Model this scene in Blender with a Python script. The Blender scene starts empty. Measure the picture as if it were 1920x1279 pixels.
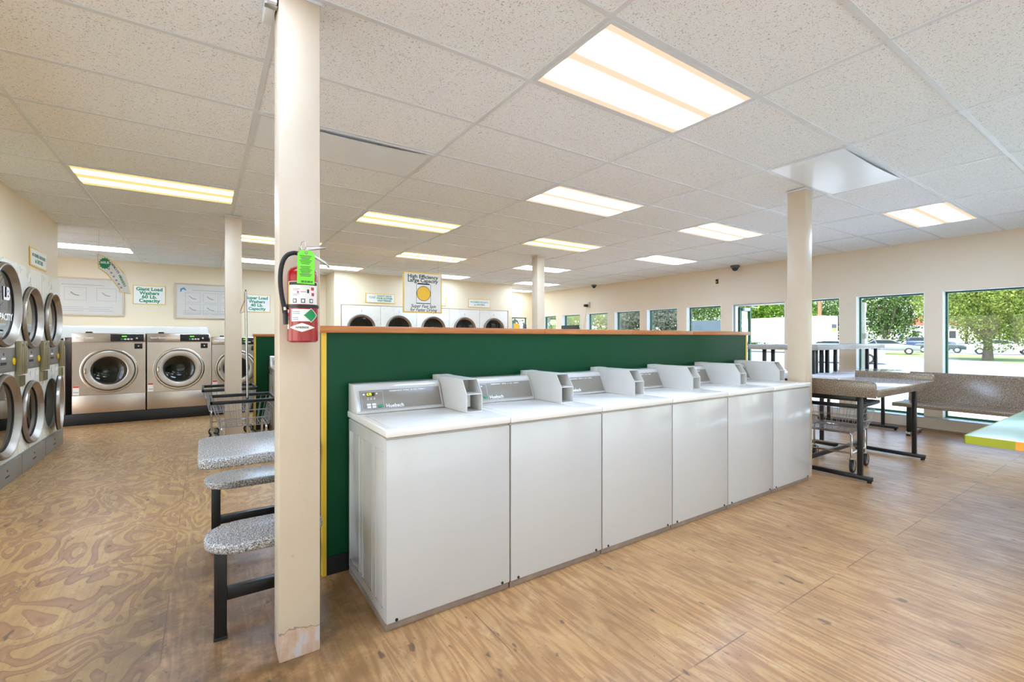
import bpy, bmesh, math, random
from mathutils import Matrix, Vector
random.seed(7)
SC = bpy.context.scene
COL = SC.collection
PI = math.pi

# ------------------------------------------------------------------ materials
def lin(c):
    out = []
    for v in c[:3]:
        v = v / 255.0
        out.append(v / 12.92 if v <= 0.04045 else ((v + 0.055) / 1.055) ** 2.4)
    return (out[0], out[1], out[2], 1.0)

class NT:
    def __init__(self, name):
        self.m = bpy.data.materials.new(name)
        self.m.use_nodes = True
        self.t = self.m.node_tree
        self.t.nodes.clear()
        self.out = self.n('ShaderNodeOutputMaterial')
    def n(self, typ, **kw):
        nd = self.t.nodes.new(typ)
        for k, v in kw.items():
            if k.startswith('i_'):
                key = k[2:]
                key = int(key) if key.isdigit() else key.replace('_', ' ')
                nd.inputs[key].default_value = v
            else:
                setattr(nd, k, v)
        return nd
    def l(self, a, b):
        self.t.links.new(a, b)
    def math(self, op, a, b=None, c=None, clamp=False):
        nd = self.n('ShaderNodeMath', operation=op)
        nd.use_clamp = clamp
        for i, v in enumerate((a, b, c)):
            if v is None: continue
            if hasattr(v, 'is_linked') or hasattr(v, 'links'): self.l(v, nd.inputs[i])
            else: nd.inputs[i].default_value = v
        return nd.outputs[0]
    def mix(self, f, a, b, blend='MIX'):
        nd = self.n('ShaderNodeMix', data_type='RGBA', blend_type=blend)
        for s, v in ((nd.inputs[0], f), (nd.inputs[6], a), (nd.inputs[7], b)):
            if hasattr(v, 'links'): self.l(v, s)
            else: s.default_value = v
        return nd.outputs[2]
    def ramp(self, f, stops, interp='LINEAR'):
        nd = self.n('ShaderNodeValToRGB')
        r = nd.color_ramp; r.interpolation = interp
        while len(r.elements) < len(stops): r.elements.new(0.5)
        for e, (p, c) in zip(r.elements, stops):
            e.position = p
            e.color = c if len(c) == 4 else (*c, 1)
        self.l(f, nd.inputs[0])
        return nd.outputs[0]
    def noise(self, vec, scale, detail=2.0, rough=0.5, dist=0.0):
        nd = self.n('ShaderNodeTexNoise')
        nd.inputs['Scale'].default_value = scale
        nd.inputs['Detail'].default_value = detail
        nd.inputs['Roughness'].default_value = rough
        nd.inputs['Distortion'].default_value = dist
        if vec is not None: self.l(vec, nd.inputs['Vector'])
        return nd.outputs[0]
    def obj(self):
        return self.n('ShaderNodeTexCoord').outputs['Object']
    def mapping(self, vec, scale=(1, 1, 1), loc=(0, 0, 0)):
        nd = self.n('ShaderNodeMapping')
        nd.inputs['Scale'].default_value = scale
        nd.inputs['Location'].default_value = loc
        self.l(vec, nd.inputs['Vector'])
        return nd.outputs[0]
    def bsdf(self, color, rough=0.5, metal=0.0, bump=None, bstr=0.1, coat=0.0, spec=None):
        b = self.n('ShaderNodeBsdfPrincipled')
        for s, v in ((b.inputs['Base Color'], color), (b.inputs['Roughness'], rough), (b.inputs['Metallic'], metal)):
            if hasattr(v, 'links'): self.l(v, s)
            else: s.default_value = v
        if coat: b.inputs['Coat Weight'].default_value = coat
        if spec is not None: b.inputs['Specular IOR Level'].default_value = spec
        if bump is not None:
            bn = self.n('ShaderNodeBump')
            bn.inputs['Strength'].default_value = bstr
            bn.inputs['Distance'].default_value = 0.01
            self.l(bump, bn.inputs['Height'])
            self.l(bn.outputs[0], b.inputs['Normal'])
        self.l(b.outputs[0], self.out.inputs[0])
        return b

def pbr(name, rgb, rough=0.5, metal=0.0, var=0.05, scale=6.0, coat=0.0, spec=None, bstr=0.03):
    t = NT(name)
    c = lin(rgb)
    v = t.noise(t.obj(), scale, 4.0, 0.6)
    dark = tuple(x * (1 - var) for x in c[:3]) + (1,)
    lite = tuple(min(1, x * (1 + var)) for x in c[:3]) + (1,)
    col = t.ramp(v, [(0.3, dark), (0.7, lite)])
    rr = t.math('MULTIPLY_ADD', v, 0.12, rough - 0.06)
    t.bsdf(col, rr, metal, v, bstr, coat, spec)
    return t.m

def speckle(name, cols, scale=220.0, rough=0.3, coat=0.0):
    t = NT(name)
    o = t.obj()
    a = t.noise(o, scale, 1.0, 0.5)
    b = t.noise(o, scale * 2.3, 1.0, 0.5)
    m = t.math('ADD', t.math('MULTIPLY', a, 0.6), t.math('MULTIPLY', b, 0.4))
    n = len(cols)
    stops = [(0.38 + 0.24 * i / (n - 1), lin(c)) for i, c in enumerate(cols)]
    t.bsdf(t.ramp(m, stops), rough, 0, coat=coat)
    return t.m

def steel(name, rgb, rough=0.28, axis=0):
    t = NT(name)
    sc = [60, 60, 60]; sc[axis] = 1.2
    v = t.noise(t.mapping(t.obj(), sc), 6.0, 3.0)
    w = t.noise(t.obj(), 2.5, 2.0)
    c = lin(rgb)
    col = t.ramp(t.math('ADD', t.math('MULTIPLY', v, 0.5), t.math('MULTIPLY', w, 0.5)),
                 [(0.3, tuple(x * 0.86 for x in c[:3]) + (1,)), (0.7, tuple(min(1, x * 1.1) for x in c[:3]) + (1,))])
    t.bsdf(col, t.math('MULTIPLY_ADD', v, 0.16, rough - 0.08), 1.0)
    return t.m

def emit(name, rgb, strength):
    t = NT(name)
    e = t.n('ShaderNodeEmission')
    v = t.noise(t.obj(), 40.0)
    c = lin(rgb)
    t.l(t.ramp(v, [(0.3, tuple(x * 0.92 for x in c[:3]) + (1,)), (0.7, c)]), e.inputs[0])
    e.inputs[1].default_value = strength
    t.l(e.outputs[0], t.out.inputs[0])
    return t.m

def glass(name, tint=(1, 1, 1), refl=0.9, base=0.0):
    t = NT(name)
    tr = t.n('ShaderNodeBsdfTransparent'); tr.inputs[0].default_value = (*tint, 1)
    gl = t.n('ShaderNodeBsdfGlossy')
    v = t.noise(t.obj(), 3.0)
    t.l(t.math('MULTIPLY_ADD', v, 0.02, 0.0), gl.inputs['Roughness'])
    gl.inputs[0].default_value = (1, 1, 1, 1)
    f = t.n('ShaderNodeFresnel'); f.inputs[0].default_value = 1.45
    fm = t.math('MULTIPLY_ADD', f.outputs[0], refl, base, clamp=True)
    mx = t.n('ShaderNodeMixShader')
    t.l(fm, mx.inputs[0]); t.l(tr.outputs[0], mx.inputs[1]); t.l(gl.outputs[0], mx.inputs[2])
    t.l(mx.outputs[0], t.out.inputs[0])
    return t.m

def mat_floor():
    t = NT('plywood_floor')
    o = t.obj()
    sep = t.n('ShaderNodeSeparateXYZ'); t.l(o, sep.inputs[0])
    x, y = sep.outputs[0], sep.outputs[1]
    # plywood sheets 1.22 x 2.44
    ux = t.math('DIVIDE', t.math('ADD', x, 0.15 + 12.2), 1.22)
    uy = t.math('DIVIDE', t.math('ADD', y, -1.13 + 24.4), 2.44)
    cx, cy = t.math('FLOOR', ux), t.math('FLOOR', uy)
    rid = t.n('ShaderNodeTexWhiteNoise', noise_dimensions='2D')
    cv = t.n('ShaderNodeCombineXYZ'); t.l(cx, cv.inputs[0]); t.l(cy, cv.inputs[1])
    t.l(cv.outputs[0], rid.inputs['Vector'])
    rnd = rid.outputs['Value']
    off = t.math('MULTIPLY', rnd, 40.0)
    def banded(sx, sy, k, det, dist):
        c = t.n('ShaderNodeCombineXYZ')
        t.l(t.math('MULTIPLY', x, sx), c.inputs[0]); t.l(t.math('MULTIPLY', y, sy), c.inputs[1]); t.l(off, c.inputs[2])
        n = t.noise(c.outputs[0], 1.0, det, 0.45, dist)
        s = t.math('SINE', t.math('MULTIPLY', n, k))
        return t.math('MULTIPLY_ADD', s, 0.5, 0.5)
    bold = banded(3.4, 1.7, t.math('MULTIPLY_ADD', rnd, 44.0, 34.0), 2.4, 0.8)
    fine = banded(9.0, 0.9, 60.0, 3.0, 0.3)
    # heart-wood sheets on the left and the far end, straight grained ones on the right
    msk = t.n('ShaderNodeMapRange'); msk.inputs[1].default_value = -0.16; msk.inputs[2].default_value = -0.14
    t.l(x, msk.inputs[0])
    my = t.n('ShaderNodeMapRange'); my.inputs[1].default_value = 3.0; my.inputs[2].default_value = 3.3
    t.l(y, my.inputs[0])
    mx_ = t.n('ShaderNodeMapRange'); mx_.inputs[1].default_value = 1.5; mx_.inputs[2].default_value = 1.55
    t.l(x, mx_.inputs[0])
    keep = t.math('MULTIPLY', my.outputs[0], t.math('SUBTRACT', 1.0, mx_.outputs[0]))
    fmask = t.math('MULTIPLY', msk.outputs[0], t.math('SUBTRACT', 1.0, keep))
    lightB, darkB = lin((184, 146, 88)), lin((144, 100, 58))
    cb = t.ramp(bold, [(0.30, lightB), (0.50, lin((178, 142, 92))), (0.56, lin((122, 86, 50))), (0.63, darkB), (1.0, lin((162, 120, 78)))])
    cf = t.ramp(fine, [(0.1, lin((198, 153, 102))), (0.55, lin((186, 139, 90))), (1.0, lin((170, 123, 78)))])
    col = t.mix(fmask, cb, cf)
    # thin streaks along the grain
    st = t.noise(t.mapping(o, (70, 2.2, 1)), 1.0, 3.0, 0.6)
    col = t.mix(t.math('MULTIPLY', t.ramp(st, [(0.48, (0, 0, 0)), (0.68, (1, 1, 1))]), 0.42), col, lin((148, 110, 76)))
    # broad stains
    big = t.noise(o, 0.9, 4.0, 0.55)
    col = t.mix(t.math('MULTIPLY', t.ramp(big, [(0.45, (0, 0, 0)), (0.7, (1, 1, 1))]), 0.30), col, lin((196, 154, 106)))
    med = t.noise(t.mapping(o, (1, 0.7, 1), (3, 5, 0)), 3.2, 5.0, 0.65)
    col = t.mix(t.math('MULTIPLY', t.ramp(med, [(0.46, (0, 0, 0)), (0.70, (1, 1, 1))]), 0.50), col, lin((140, 102, 66)))
    fine_d = t.noise(t.mapping(o, (1, 0.55, 1), (2, 7, 0)), 11.0, 6.0, 0.72)
    col = t.mix(t.math('MULTIPLY', t.ramp(fine_d, [(0.50, (0, 0, 0)), (0.66, (1, 1, 1))]), 0.40), col, lin((150, 112, 74)))
    lite = t.noise(t.mapping(o, (1, 0.4, 1), (12, 3, 0)), 9.0, 6.0, 0.7)
    col = t.mix(t.math('MULTIPLY', t.ramp(lite, [(0.55, (0, 0, 0)), (0.68, (1, 1, 1))]), 0.40), col, lin((224, 190, 142)))
    # worn dirty strip by the seating unit and the pillar foot
    dd = t.n('ShaderNodeVectorMath', operation='DISTANCE'); t.l(t.mapping(o, (1.0, 0.62, 1)), dd.inputs[0]); dd.inputs[1].default_value = (0.20, 1.60, 0)
    dm = t.math('MULTIPLY', t.ramp(dd.outputs['Value'], [(0.38, (1, 1, 1)), (0.80, (0, 0, 0))]), t.ramp(t.noise(o, 5.0, 5.0, 0.7), [(0.25, (0, 0, 0)), (0.55, (1, 1, 1))]))
    col = t.mix(t.math('MULTIPLY', dm, 0.80), col, lin((92, 66, 34)))
    # small dark scuffs
    sp = t.noise(t.mapping(o, (1, 0.45, 1), (9, 1, 0)), 17.0, 2.0, 0.5)
    col = t.mix(t.math('MULTIPLY', t.ramp(sp, [(0.675, (0, 0, 0)), (0.72, (1, 1, 1))]), 0.66), col, lin((74, 56, 42)))
    sp2 = t.noise(o, 60.0, 2.0, 0.5)
    col = t.mix(t.math('MULTIPLY', t.ramp(sp2, [(0.665, (0, 0, 0)), (0.72, (1, 1, 1))]), 0.5), col, lin((86, 62, 44)))
    # seams
    fx = t.math('ABSOLUTE', t.math('SUBTRACT', t.math('FRACT', ux), 0.5))
    fy = t.math('ABSOLUTE', t.math('SUBTRACT', t.math('FRACT', uy), 0.5))
    seam = t.math('MAXIMUM', t.math('GREATER_THAN', fx, 0.5 - 0.0022), t.math('GREATER_THAN', fy, 0.5 - 0.0011))
    brk = t.ramp(t.noise(o, 2.6, 2.0), [(0.42, (0, 0, 0)), (0.5, (1, 1, 1))])
    col = t.mix(t.math('MULTIPLY', seam, t.math('MULTIPLY', brk, 0.7)), col, lin((88, 66, 48)))
    rough = t.math('MULTIPLY_ADD', t.math('ADD', med, st), 0.22, 0.15)
    fb = t.bsdf(col, rough, 0, fine, 0.03, spec=0.45, coat=0.08)
    t.l(t.math('MULTIPLY_ADD', med, 0.25, 0.16), fb.inputs['Coat Roughness'])
    return t.m

def mat_tile():
    t = NT('ceiling_tile_fissured')
    o = t.obj()
    a = t.noise(t.mapping(o, (1, 1.0, 1)), 125.0, 1.5, 0.55, 0.8)
    b = t.noise(o, 190.0, 1.0)
    s = t.ramp(a, [(0.625, (0, 0, 0)), (0.655, (1, 1, 1))])
    p = t.ramp(b, [(0.63, (0, 0, 0)), (0.69, (1, 1, 1))])
    f = t.math('MAXIMUM', t.math('MULTIPLY', s, 0.75), t.math('MULTIPLY', p, 0.55))
    col = t.mix(f, (0.90, 0.955, 1.0, 1), (0.34, 0.36, 0.38, 1))
    t.bsdf(col, 0.9, 0, f, -0.15)
    return t.m

def mat_diffuser(name, hot, mid, strength, depth, k=1.0):
    t = NT(name)
    o = t.obj()
    sep = t.n('ShaderNodeSeparateXYZ'); t.l(o, sep.inputs[0])
    ay = t.math('ABSOLUTE', sep.outputs[1])
    d = t.math('ABSOLUTE', t.math('SUBTRACT', ay, 0.13))
    g = t.ramp(d, [(0.0, (1, 1, 1)), (0.055 * k, (0.75, 0.75, 0.75)), (0.13 * k, (0, 0, 0))], 'EASE')
    ex = t.math('SUBTRACT', 0.60, t.math('ABSOLUTE', sep.outputs[0]))
    edge = t.ramp(ex, [(0.0, (0, 0, 0)), (0.11, (1, 1, 1))])
    gg = t.math('MULTIPLY', g, edge)
    n = t.noise(o, 7.0, 4.0)
    col = t.mix(gg, lin(mid), lin(hot))
    e = t.n('ShaderNodeEmission')
    t.l(col, e.inputs[0])
    st = t.math('MULTIPLY', t.math('MULTIPLY_ADD', gg, strength - depth, depth), t.math('MULTIPLY_ADD', n, 0.16, 0.92))
    t.l(st, e.inputs[1])
    t.l(e.outputs[0], t.out.inputs[0])
    return t.m

def mat_pillar():
    t = NT('pillar_cream_paint')
    o = t.obj()
    sep = t.n('ShaderNodeSeparateXYZ'); t.l(o, sep.inputs[0])
    n = t.noise(o, 9.0, 5.0, 0.6)
    n2 = t.noise(t.mapping(o, (1, 1, 0.35)), 22.0, 4.0, 0.6)
    lim = t.math('MULTIPLY_ADD', n, 0.16, 0.035)
    peel = t.math('LESS_THAN', sep.outputs[2], lim)
    wood = t.ramp(n2, [(0.35, lin((196, 160, 130))), (0.55, lin((214, 184, 158))), (0.62, lin((208, 200, 196)))])
    paint = t.ramp(t.noise(o, 3.0, 4.0), [(0.3, lin((204, 185, 158))), (0.7, lin((212, 194, 168)))])
    edge = t.math('LESS_THAN', t.math('ABSOLUTE', t.math('SUBTRACT', sep.outputs[2], lim)), 0.003)
    col = t.mix(peel, paint, wood)
    col = t.mix(t.math('MULTIPLY', edge, 0.6), col, lin((120, 96, 72)))
    sp = t.noise(o, 30.0, 2.0)
    col = t.mix(t.math('MULTIPLY', t.ramp(sp, [(0.74, (0, 0, 0)), (0.78, (1, 1, 1))]), 0.35), col, lin((168, 140, 112)))
    t.bsdf(col, 0.38, 0, t.math('ADD', t.math('MULTIPLY', peel, -0.8), n2), 0.08)
    return t.m

def mat_leaf(name, a, b, c):
    t = NT(name)
    r = t.n('ShaderNodeNewGeometry').outputs['Random Per Island']
    n = t.noise(t.obj(), 0.6, 2.0)
    m = t.math('MULTIPLY_ADD', r, 0.55, t.math('MULTIPLY', n, 0.45))
    col = t.ramp(m, [(0.2, lin(a)), (0.5, lin(b)), (0.8, lin(c))])
    d = t.n('ShaderNodeBsdfDiffuse'); t.l(col, d.inputs[0])
    tr = t.n('ShaderNodeBsdfTranslucent'); t.l(col, tr.inputs[0])
    mx = t.n('ShaderNodeMixShader'); mx.inputs[0].default_value = 0.4
    t.l(d.outputs[0], mx.inputs[1]); t.l(tr.outputs[0], mx.inputs[2]); t.l(mx.outputs[0], t.out.inputs[0])
    return t.m

M = dict(
    floor=mat_floor(), tile=mat_tile(), pillar=mat_pillar(),
    tbar=pbr('grid_white', (220, 226, 231), 0.4, 0, 0.02),
    wall=pbr('wall_cream', (234, 216, 182), 0.55, 0, 0.02, 1.5),
    wallwin=pbr('wall_beige', (226, 210, 184), 0.55, 0, 0.02, 1.5),
    jamblit=pbr('jamb_white_lit', (250, 250, 250), 0.5, 0, 0.01),  # white stands for daylight falling on the window jambs
    curb=pbr('curb_beige', (214, 202, 188), 0.55, 0, 0.06, 5),
    white=pbr('white_enamel', (199, 195, 188), 0.16, 0, 0.01, 3, coat=0.2, bstr=0.01),
    whitem=pbr('white_metal', (206, 203, 197), 0.3, 0, 0.02),
    ivory=pbr('ivory_enamel', (238, 232, 216), 0.28, 0, 0.01, 2, bstr=0.0),
    grey=pbr('grey_panel', (128, 122, 112), 0.35, 0, 0.04),
    taupe=pbr('taupe_overlay', (134, 125, 112), 0.3, 0, 0.05, 3),
    dgrey=pbr('dark_grey', (96, 92, 86), 0.45, 0, 0.06),
    black=pbr('black_plastic', (18, 18, 19), 0.4, 0, 0.1),
    blackm=pbr('black_steel', (16, 16, 18), 0.35, 0, 0.12),
    rubber=pbr('rubber', (34, 32, 30), 0.7, 0, 0.15),
    wheelgrey=pbr('wheel_grey', (128, 122, 104), 0.55, 0, 0.1),
    rail=pbr('brown_rail', (142, 122, 104), 0.5, 0, 0.2, 12),
    green=pbr('green_laminate', (12, 66, 38), 0.3, 0, 0.05, 2, spec=0.16),
    greenend=pbr('olive_end', (84, 86, 52), 0.4, 0, 0.08),
    yellow=pbr('yellow_trim', (226, 180, 44), 0.4, 0, 0.05),
    khaki=pbr('khaki_metal', (150, 138, 104), 0.38, 0.4, 0.08),
    dial=pbr('yellow_dial', (232, 190, 20), 0.4, 0, 0.1, 40),
    chrome=steel('chrome', (196, 190, 182), 0.18, 2),
    steel=steel('brushed_steel', (206, 192, 178), 0.32, 2),
    satinb=steel('satin_bright', (206, 196, 184), 0.36, 2),
    wiregrey=pbr('wire_grey', (150, 150, 152), 0.3, 0.5, 0.05),
    whitelit=pbr('white_enamel_lit', (240, 236, 228), 0.14, 0, 0.01, 3, coat=0.2, bstr=0.005),  # cabinet enamel lightened for the tops, overhead light painted in
    satin=steel('satin_steel', (176, 166, 154), 0.34, 2),
    steelb=steel('bright_steel', (206, 196, 184), 0.24, 0),
    drum=steel('drum_steel', (150, 142, 132), 0.35, 1),
    darkglass=glass('door_glass', (0.20, 0.22, 0.20), 0.42, 0.02),
    pane=glass('window_pane', (0.95, 0.97, 0.96), 0.4),
    framegreen=pbr('green_frame', (30, 96, 70), 0.4, 0, 0.06),
    alu=steel('aluminium', (190, 190, 188), 0.35, 2),
    terrazzo=speckle('grey_granite_laminate', [(74, 68, 64), (128, 122, 117), (168, 163, 158), (216, 212, 208)], 190, 0.26),
    granite=speckle('brown_granite_laminate', [(76, 62, 48), (116, 98, 80), (134, 116, 96), (162, 146, 126)], 130, 0.16),
    paleboard=pbr('pale_laminate', (218, 218, 222), 0.08, 0, 0.03, 4, coat=0.3),
    mint=pbr('mint_laminate', (158, 182, 164), 0.2, 0, 0.03, 5),
    lime=pbr('lime_edge', (156, 160, 14), 0.4, 0, 0.05),
    orange=pbr('orange_edge', (240, 158, 44), 0.4, 0, 0.05),
    red=pbr('red_enamel', (158, 8, 16), 0.22, 0, 0.05, 8, coat=0.15),
    taggreen=pbr('bright_green_card', (128, 236, 62), 0.6, 0, 0.04),
    card=pbr('white_card', (238, 234, 224), 0.5, 0, 0.02),
    creamcard=pbr('cream_card', (238, 230, 208), 0.5, 0, 0.02),
    sheet=pbr('white_sheet', (214, 205, 190), 0.15, 0, 0.02, 2),
    beigeframe=pbr('beige_frame', (206, 188, 160), 0.4, 0, 0.05),
    goldedge=pbr('gold_edge', (236, 196, 92), 0.5, 0, 0.05),
    inkgreen=pbr('green_ink', (28, 132, 82), 0.5, 0, 0.05),
    inkdark=pbr('dark_ink', (40, 62, 50), 0.5, 0, 0.05),
    inkgrey=pbr('grey_ink', (150, 152, 158), 0.5, 0, 0.05),
    inkblue=pbr('blue_ink', (86, 150, 186), 0.5, 0, 0.05),
    inkblack=pbr('black_ink', (24, 24, 24), 0.5, 0, 0.05),
    inkred=pbr('red_ink', (200, 46, 44), 0.5, 0, 0.05),
    hazard=pbr('hazard_green', (8, 142, 72), 0.4, 0, 0.05),
    discyellow=pbr('disc_yellow', (246, 192, 44), 0.5, 0, 0.03),
    sunorange=pbr('poster_orange', (238, 170, 40), 0.5, 0, 0.03),
    btn=pbr('button_white', (226, 224, 218), 0.4, 0, 0.03),
    btngreen=pbr('button_green', (20, 148, 96), 0.35, 0, 0.05),
    lettering=pbr('white_lettering', (244, 243, 240), 0.4, 0, 0.02),
    led=emit('led_yellow_green', (214, 226, 30), 1.3),
    ledgreen=emit('led_green', (110, 230, 60), 0.8),
    lensoff=pbr('unlit_lens', (238, 246, 255), 0.3, 0, 0.02),
    pale=pbr('pale_concrete', (206, 206, 206), 0.85, 0, 0.04, 0.6),
    road=pbr('grey_asphalt', (134, 134, 137), 0.85, 0, 0.06, 0.6),
    grass=pbr('grass', (120, 132, 72), 0.9, 0, 0.2, 0.8),
    bark=pbr('bark', (110, 98, 86), 0.85, 0, 0.25, 3),
    polewood=pbr('pole_wood', (150, 104, 72), 0.8, 0, 0.15, 3),
    trailer=pbr('trailer_white', (244, 244, 244), 0.4, 0, 0.02),
    carwhite=pbr('car_white', (206, 207, 208), 0.2, 0, 0.02, coat=0.6),
    carsilver=pbr('car_silver', (132, 135, 138), 0.3, 0.3, 0.03, coat=0.6),
    carnavy=pbr('car_navy', (58, 70, 98), 0.25, 0.2, 0.05, coat=0.6),
    cardark=pbr('car_charcoal', (58, 70, 72), 0.3, 0.2, 0.05, coat=0.6),
    carglass=pbr('car_glass', (40, 50, 54), 0.08, 0, 0.05),
    brick=pbr('red_roof', (184, 96, 70), 0.8, 0, 0.15, 2),
    siding=pbr('white_siding', (236, 236, 236), 0.6, 0, 0.03),
    slate=pbr('slate_board', (62, 74, 80), 0.5, 0, 0.05),
    leafa=mat_leaf('leaf_bright', (52, 88, 30), (98, 134, 48), (150, 170, 78)),
    leafb=mat_leaf('leaf_mid', (44, 70, 34), (84, 112, 58), (134, 152, 88)),
    leafc=mat_leaf('leaf_yellow', (78, 96, 52), (128, 144, 66), (172, 178, 96)),
    leafd=mat_leaf('leaf_dull', (58, 66, 54), (98, 104, 84), (128, 134, 114)),
    diff_white=mat_diffuser('lamp_lens_white', (138, 197, 255), (255, 226, 196), 20.0, 0.52, 0.85),
    diff_warm=mat_diffuser('lamp_lens_warm', (146, 199, 255), (255, 228, 148), 34.0, 0.52, 0.62),
    diff_far=mat_diffuser('lamp_lens_far', (146, 199, 255), (255, 232, 200), 17.0, 0.7),
)
def mat_wood():
    t = NT('varnished_wood')
    o = t.obj()
    n = t.noise(t.mapping(o, (1.4, 26, 26)), 1.6, 4.0, 0.6, 0.4)
    w = t.noise(t.mapping(o, (0.8, 1, 14)), 1.0, 2.0)
    m = t.math('MULTIPLY_ADD', n, 0.6, t.math('MULTIPLY', w, 0.4))
    t.bsdf(t.ramp(m, [(0.3, lin((138, 76, 24))), (0.5, lin((178, 104, 42))), (0.72, lin((206, 134, 66)))]), 0.3, 0, n, 0.04, coat=0.2)
    return t.m
M['wood'] = mat_wood()

# ------------------------------------------------------------------ mesh helpers
class MB:
    def __init__(self): self.bm = bmesh.new()
    def _merge(self, b, mat=None):
        if mat is not None: b.transform(mat)
        me = bpy.data.meshes.new('tmp'); b.to_mesh(me); b.free()
        self.bm.from_mesh(me); bpy.data.meshes.remove(me)
        return self
    def box(self, x0, y0, z0, x1, y1, z1, bev=0.0, seg=2, mat=None):
        b = bmesh.new()
        bmesh.ops.create_cube(b, size=1.0)
        b.transform(Matrix.Translation(((x0 + x1) / 2, (y0 + y1) / 2, (z0 + z1) / 2)) @ Matrix.Diagonal((abs(x1 - x0), abs(y1 - y0), abs(z1 - z0), 1)))
        if bev > 0:
            bmesh.ops.bevel(b, geom=b.edges[:], offset=bev, segments=seg, affect='EDGES', profile=0.5)
        return self._merge(b, mat)
    def prism(self, pts, a0, a1, axis='x', bev=0.0, seg=2, mat=None):
        # pts: polygon in the two other axes (y,z) / (x,z) / (x,y)
        b = bmesh.new()
        def P(p, a):
            if axis == 'x': return (a, p[0], p[1])
            if axis == 'y': return (p[0], a, p[1])
            return (p[0], p[1], a)
        v0 = [b.verts.new(P(p, a0)) for p in pts]
        v1 = [b.verts.new(P(p, a1)) for p in pts]
        n = len(pts)
        b.faces.new(v0); b.faces.new(v1[::-1])
        for i in range(n):
            b.faces.new((v0[i], v1[i], v1[(i + 1) % n], v0[(i + 1) % n]))
        bmesh.ops.recalc_face_normals(b, faces=b.faces[:])
        if bev > 0:
            bmesh.ops.bevel(b, geom=b.edges[:], offset=bev, segments=seg, affect='EDGES', profile=0.5)
        return self._merge(b, mat)
    def tube(self, pts, r, n=8, closed=False, mat=None):
        b = bmesh.new()
        pts = [Vector(p) for p in pts]
        rings = []
        N = len(pts)
        prev = None
        for i, p in enumerate(pts):
            if closed:
                d = (pts[(i + 1) % N] - pts[i - 1])
            else:
                d = pts[min(i + 1, N - 1)] - pts[max(i - 1, 0)]
            d.normalize()
            if prev is None:
                up = Vector((0, 0, 1)) if abs(d.z) < 0.9 else Vector((1, 0, 0))
                u = d.cross(up).normalized()
            else:
                u = (prev - d * prev.dot(d)).normalized()
            w = d.cross(u)
            prev = u
            rr = r[i] if isinstance(r, (list, tuple)) else r
            rings.append([b.verts.new(p + (u * math.cos(2 * PI * k / n) + w * math.sin(2 * PI * k / n)) * rr) for k in range(n)])
        for i in range(N if closed else N - 1):
            A, B = rings[i], rings[(i + 1) % N]
            for k in range(n):
                b.faces.new((A[k], A[(k + 1) % n], B[(k + 1) % n], B[k]))
        if not closed:
            b.faces.new(rings[0][::-1]); b.faces.new(rings[-1])
        bmesh.ops.recalc_face_normals(b, faces=b.faces[:])
        return self._merge(b, mat)
    def lathe(self, prof, axis='z', n=48, centre=(0, 0, 0), a0=0.0, a1=2 * PI, mat=None):
        # prof: list of (radius, height along axis)
        b = bmesh.new()
        full = abs(a1 - a0 - 2 * PI) < 1e-6
        m = n if full else n + 1
        def P(r, h, a):
            c, s = r * math.cos(a), r * math.sin(a)
            if axis == 'z': p = (c, s, h)
            elif axis == 'y': p = (c, h, s)
            else: p = (h, c, s)
            return (p[0] + centre[0], p[1] + centre[1], p[2] + centre[2])
        rows = []
        for r, h in prof:
            if r < 1e-6: rows.append([b.verts.new(P(0, h, 0))])
            else: rows.append([b.verts.new(P(r, h, a0 + (a1 - a0) * k / n)) for k in range(m)])
        for A, B in zip(rows[:-1], rows[1:]):
            for k in range(n):
                k2 = (k + 1) % m
                if len(A) == 1 and len(B) == 1: continue
                if len(A) == 1: b.faces.new((A[0], B[k], B[k2]))
                elif len(B) == 1: b.faces.new((A[k], A[k2], B[0]))
                else: b.faces.new((A[k], A[k2], B[k2], B[k]))
        bmesh.ops.recalc_face_normals(b, faces=b.faces[:])
        return self._merge(b, mat)
    def plate_hole(self, x0, z0, x1, z1, y0, y1, holes, n=64):
        # vertical plate (front at y0, back at y1) with one round hole (cx, cz, r)
        cx, cz, r = holes
        b = bmesh.new()
        ang = [2 * PI * k / n for k in range(n)]
        for cxx, czz in ((x0, z0), (x1, z0), (x1, z1), (x0, z1)):
            ang.append(math.atan2(czz - cz, cxx - cx) % (2 * PI))
        ang = sorted(set(round(a, 6) for a in ang))
        def rect(a):
            c, s = math.cos(a), math.sin(a)
            ts = []
            if c > 1e-9: ts.append((x1 - cx) / c)
            if c < -1e-9: ts.append((x0 - cx) / c)
            if s > 1e-9: ts.append((z1 - cz) / s)
            if s < -1e-9: ts.append((z0 - cz) / s)
            tt = min(ts)
            return cx + c * tt, cz + s * tt
        rows = []
        for a in ang:
            hx, hz = cx + r * math.cos(a), cz + r * math.sin(a)
            ox, oz = rect(a)
            rows.append([b.verts.new((hx, y1, hz)), b.verts.new((hx, y0, hz)), b.verts.new((ox, y0, oz)), b.verts.new((ox, y1, oz))])
        for i in range(len(rows)):
            A, B = rows[i], rows[(i + 1) % len(rows)]
            for k in range(4):
                b.faces.new((A[k], A[(k + 1) % 4], B[(k + 1) % 4], B[k]))
        bmesh.ops.recalc_face_normals(b, faces=b.faces[:])
        return self._merge(b)
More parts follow.
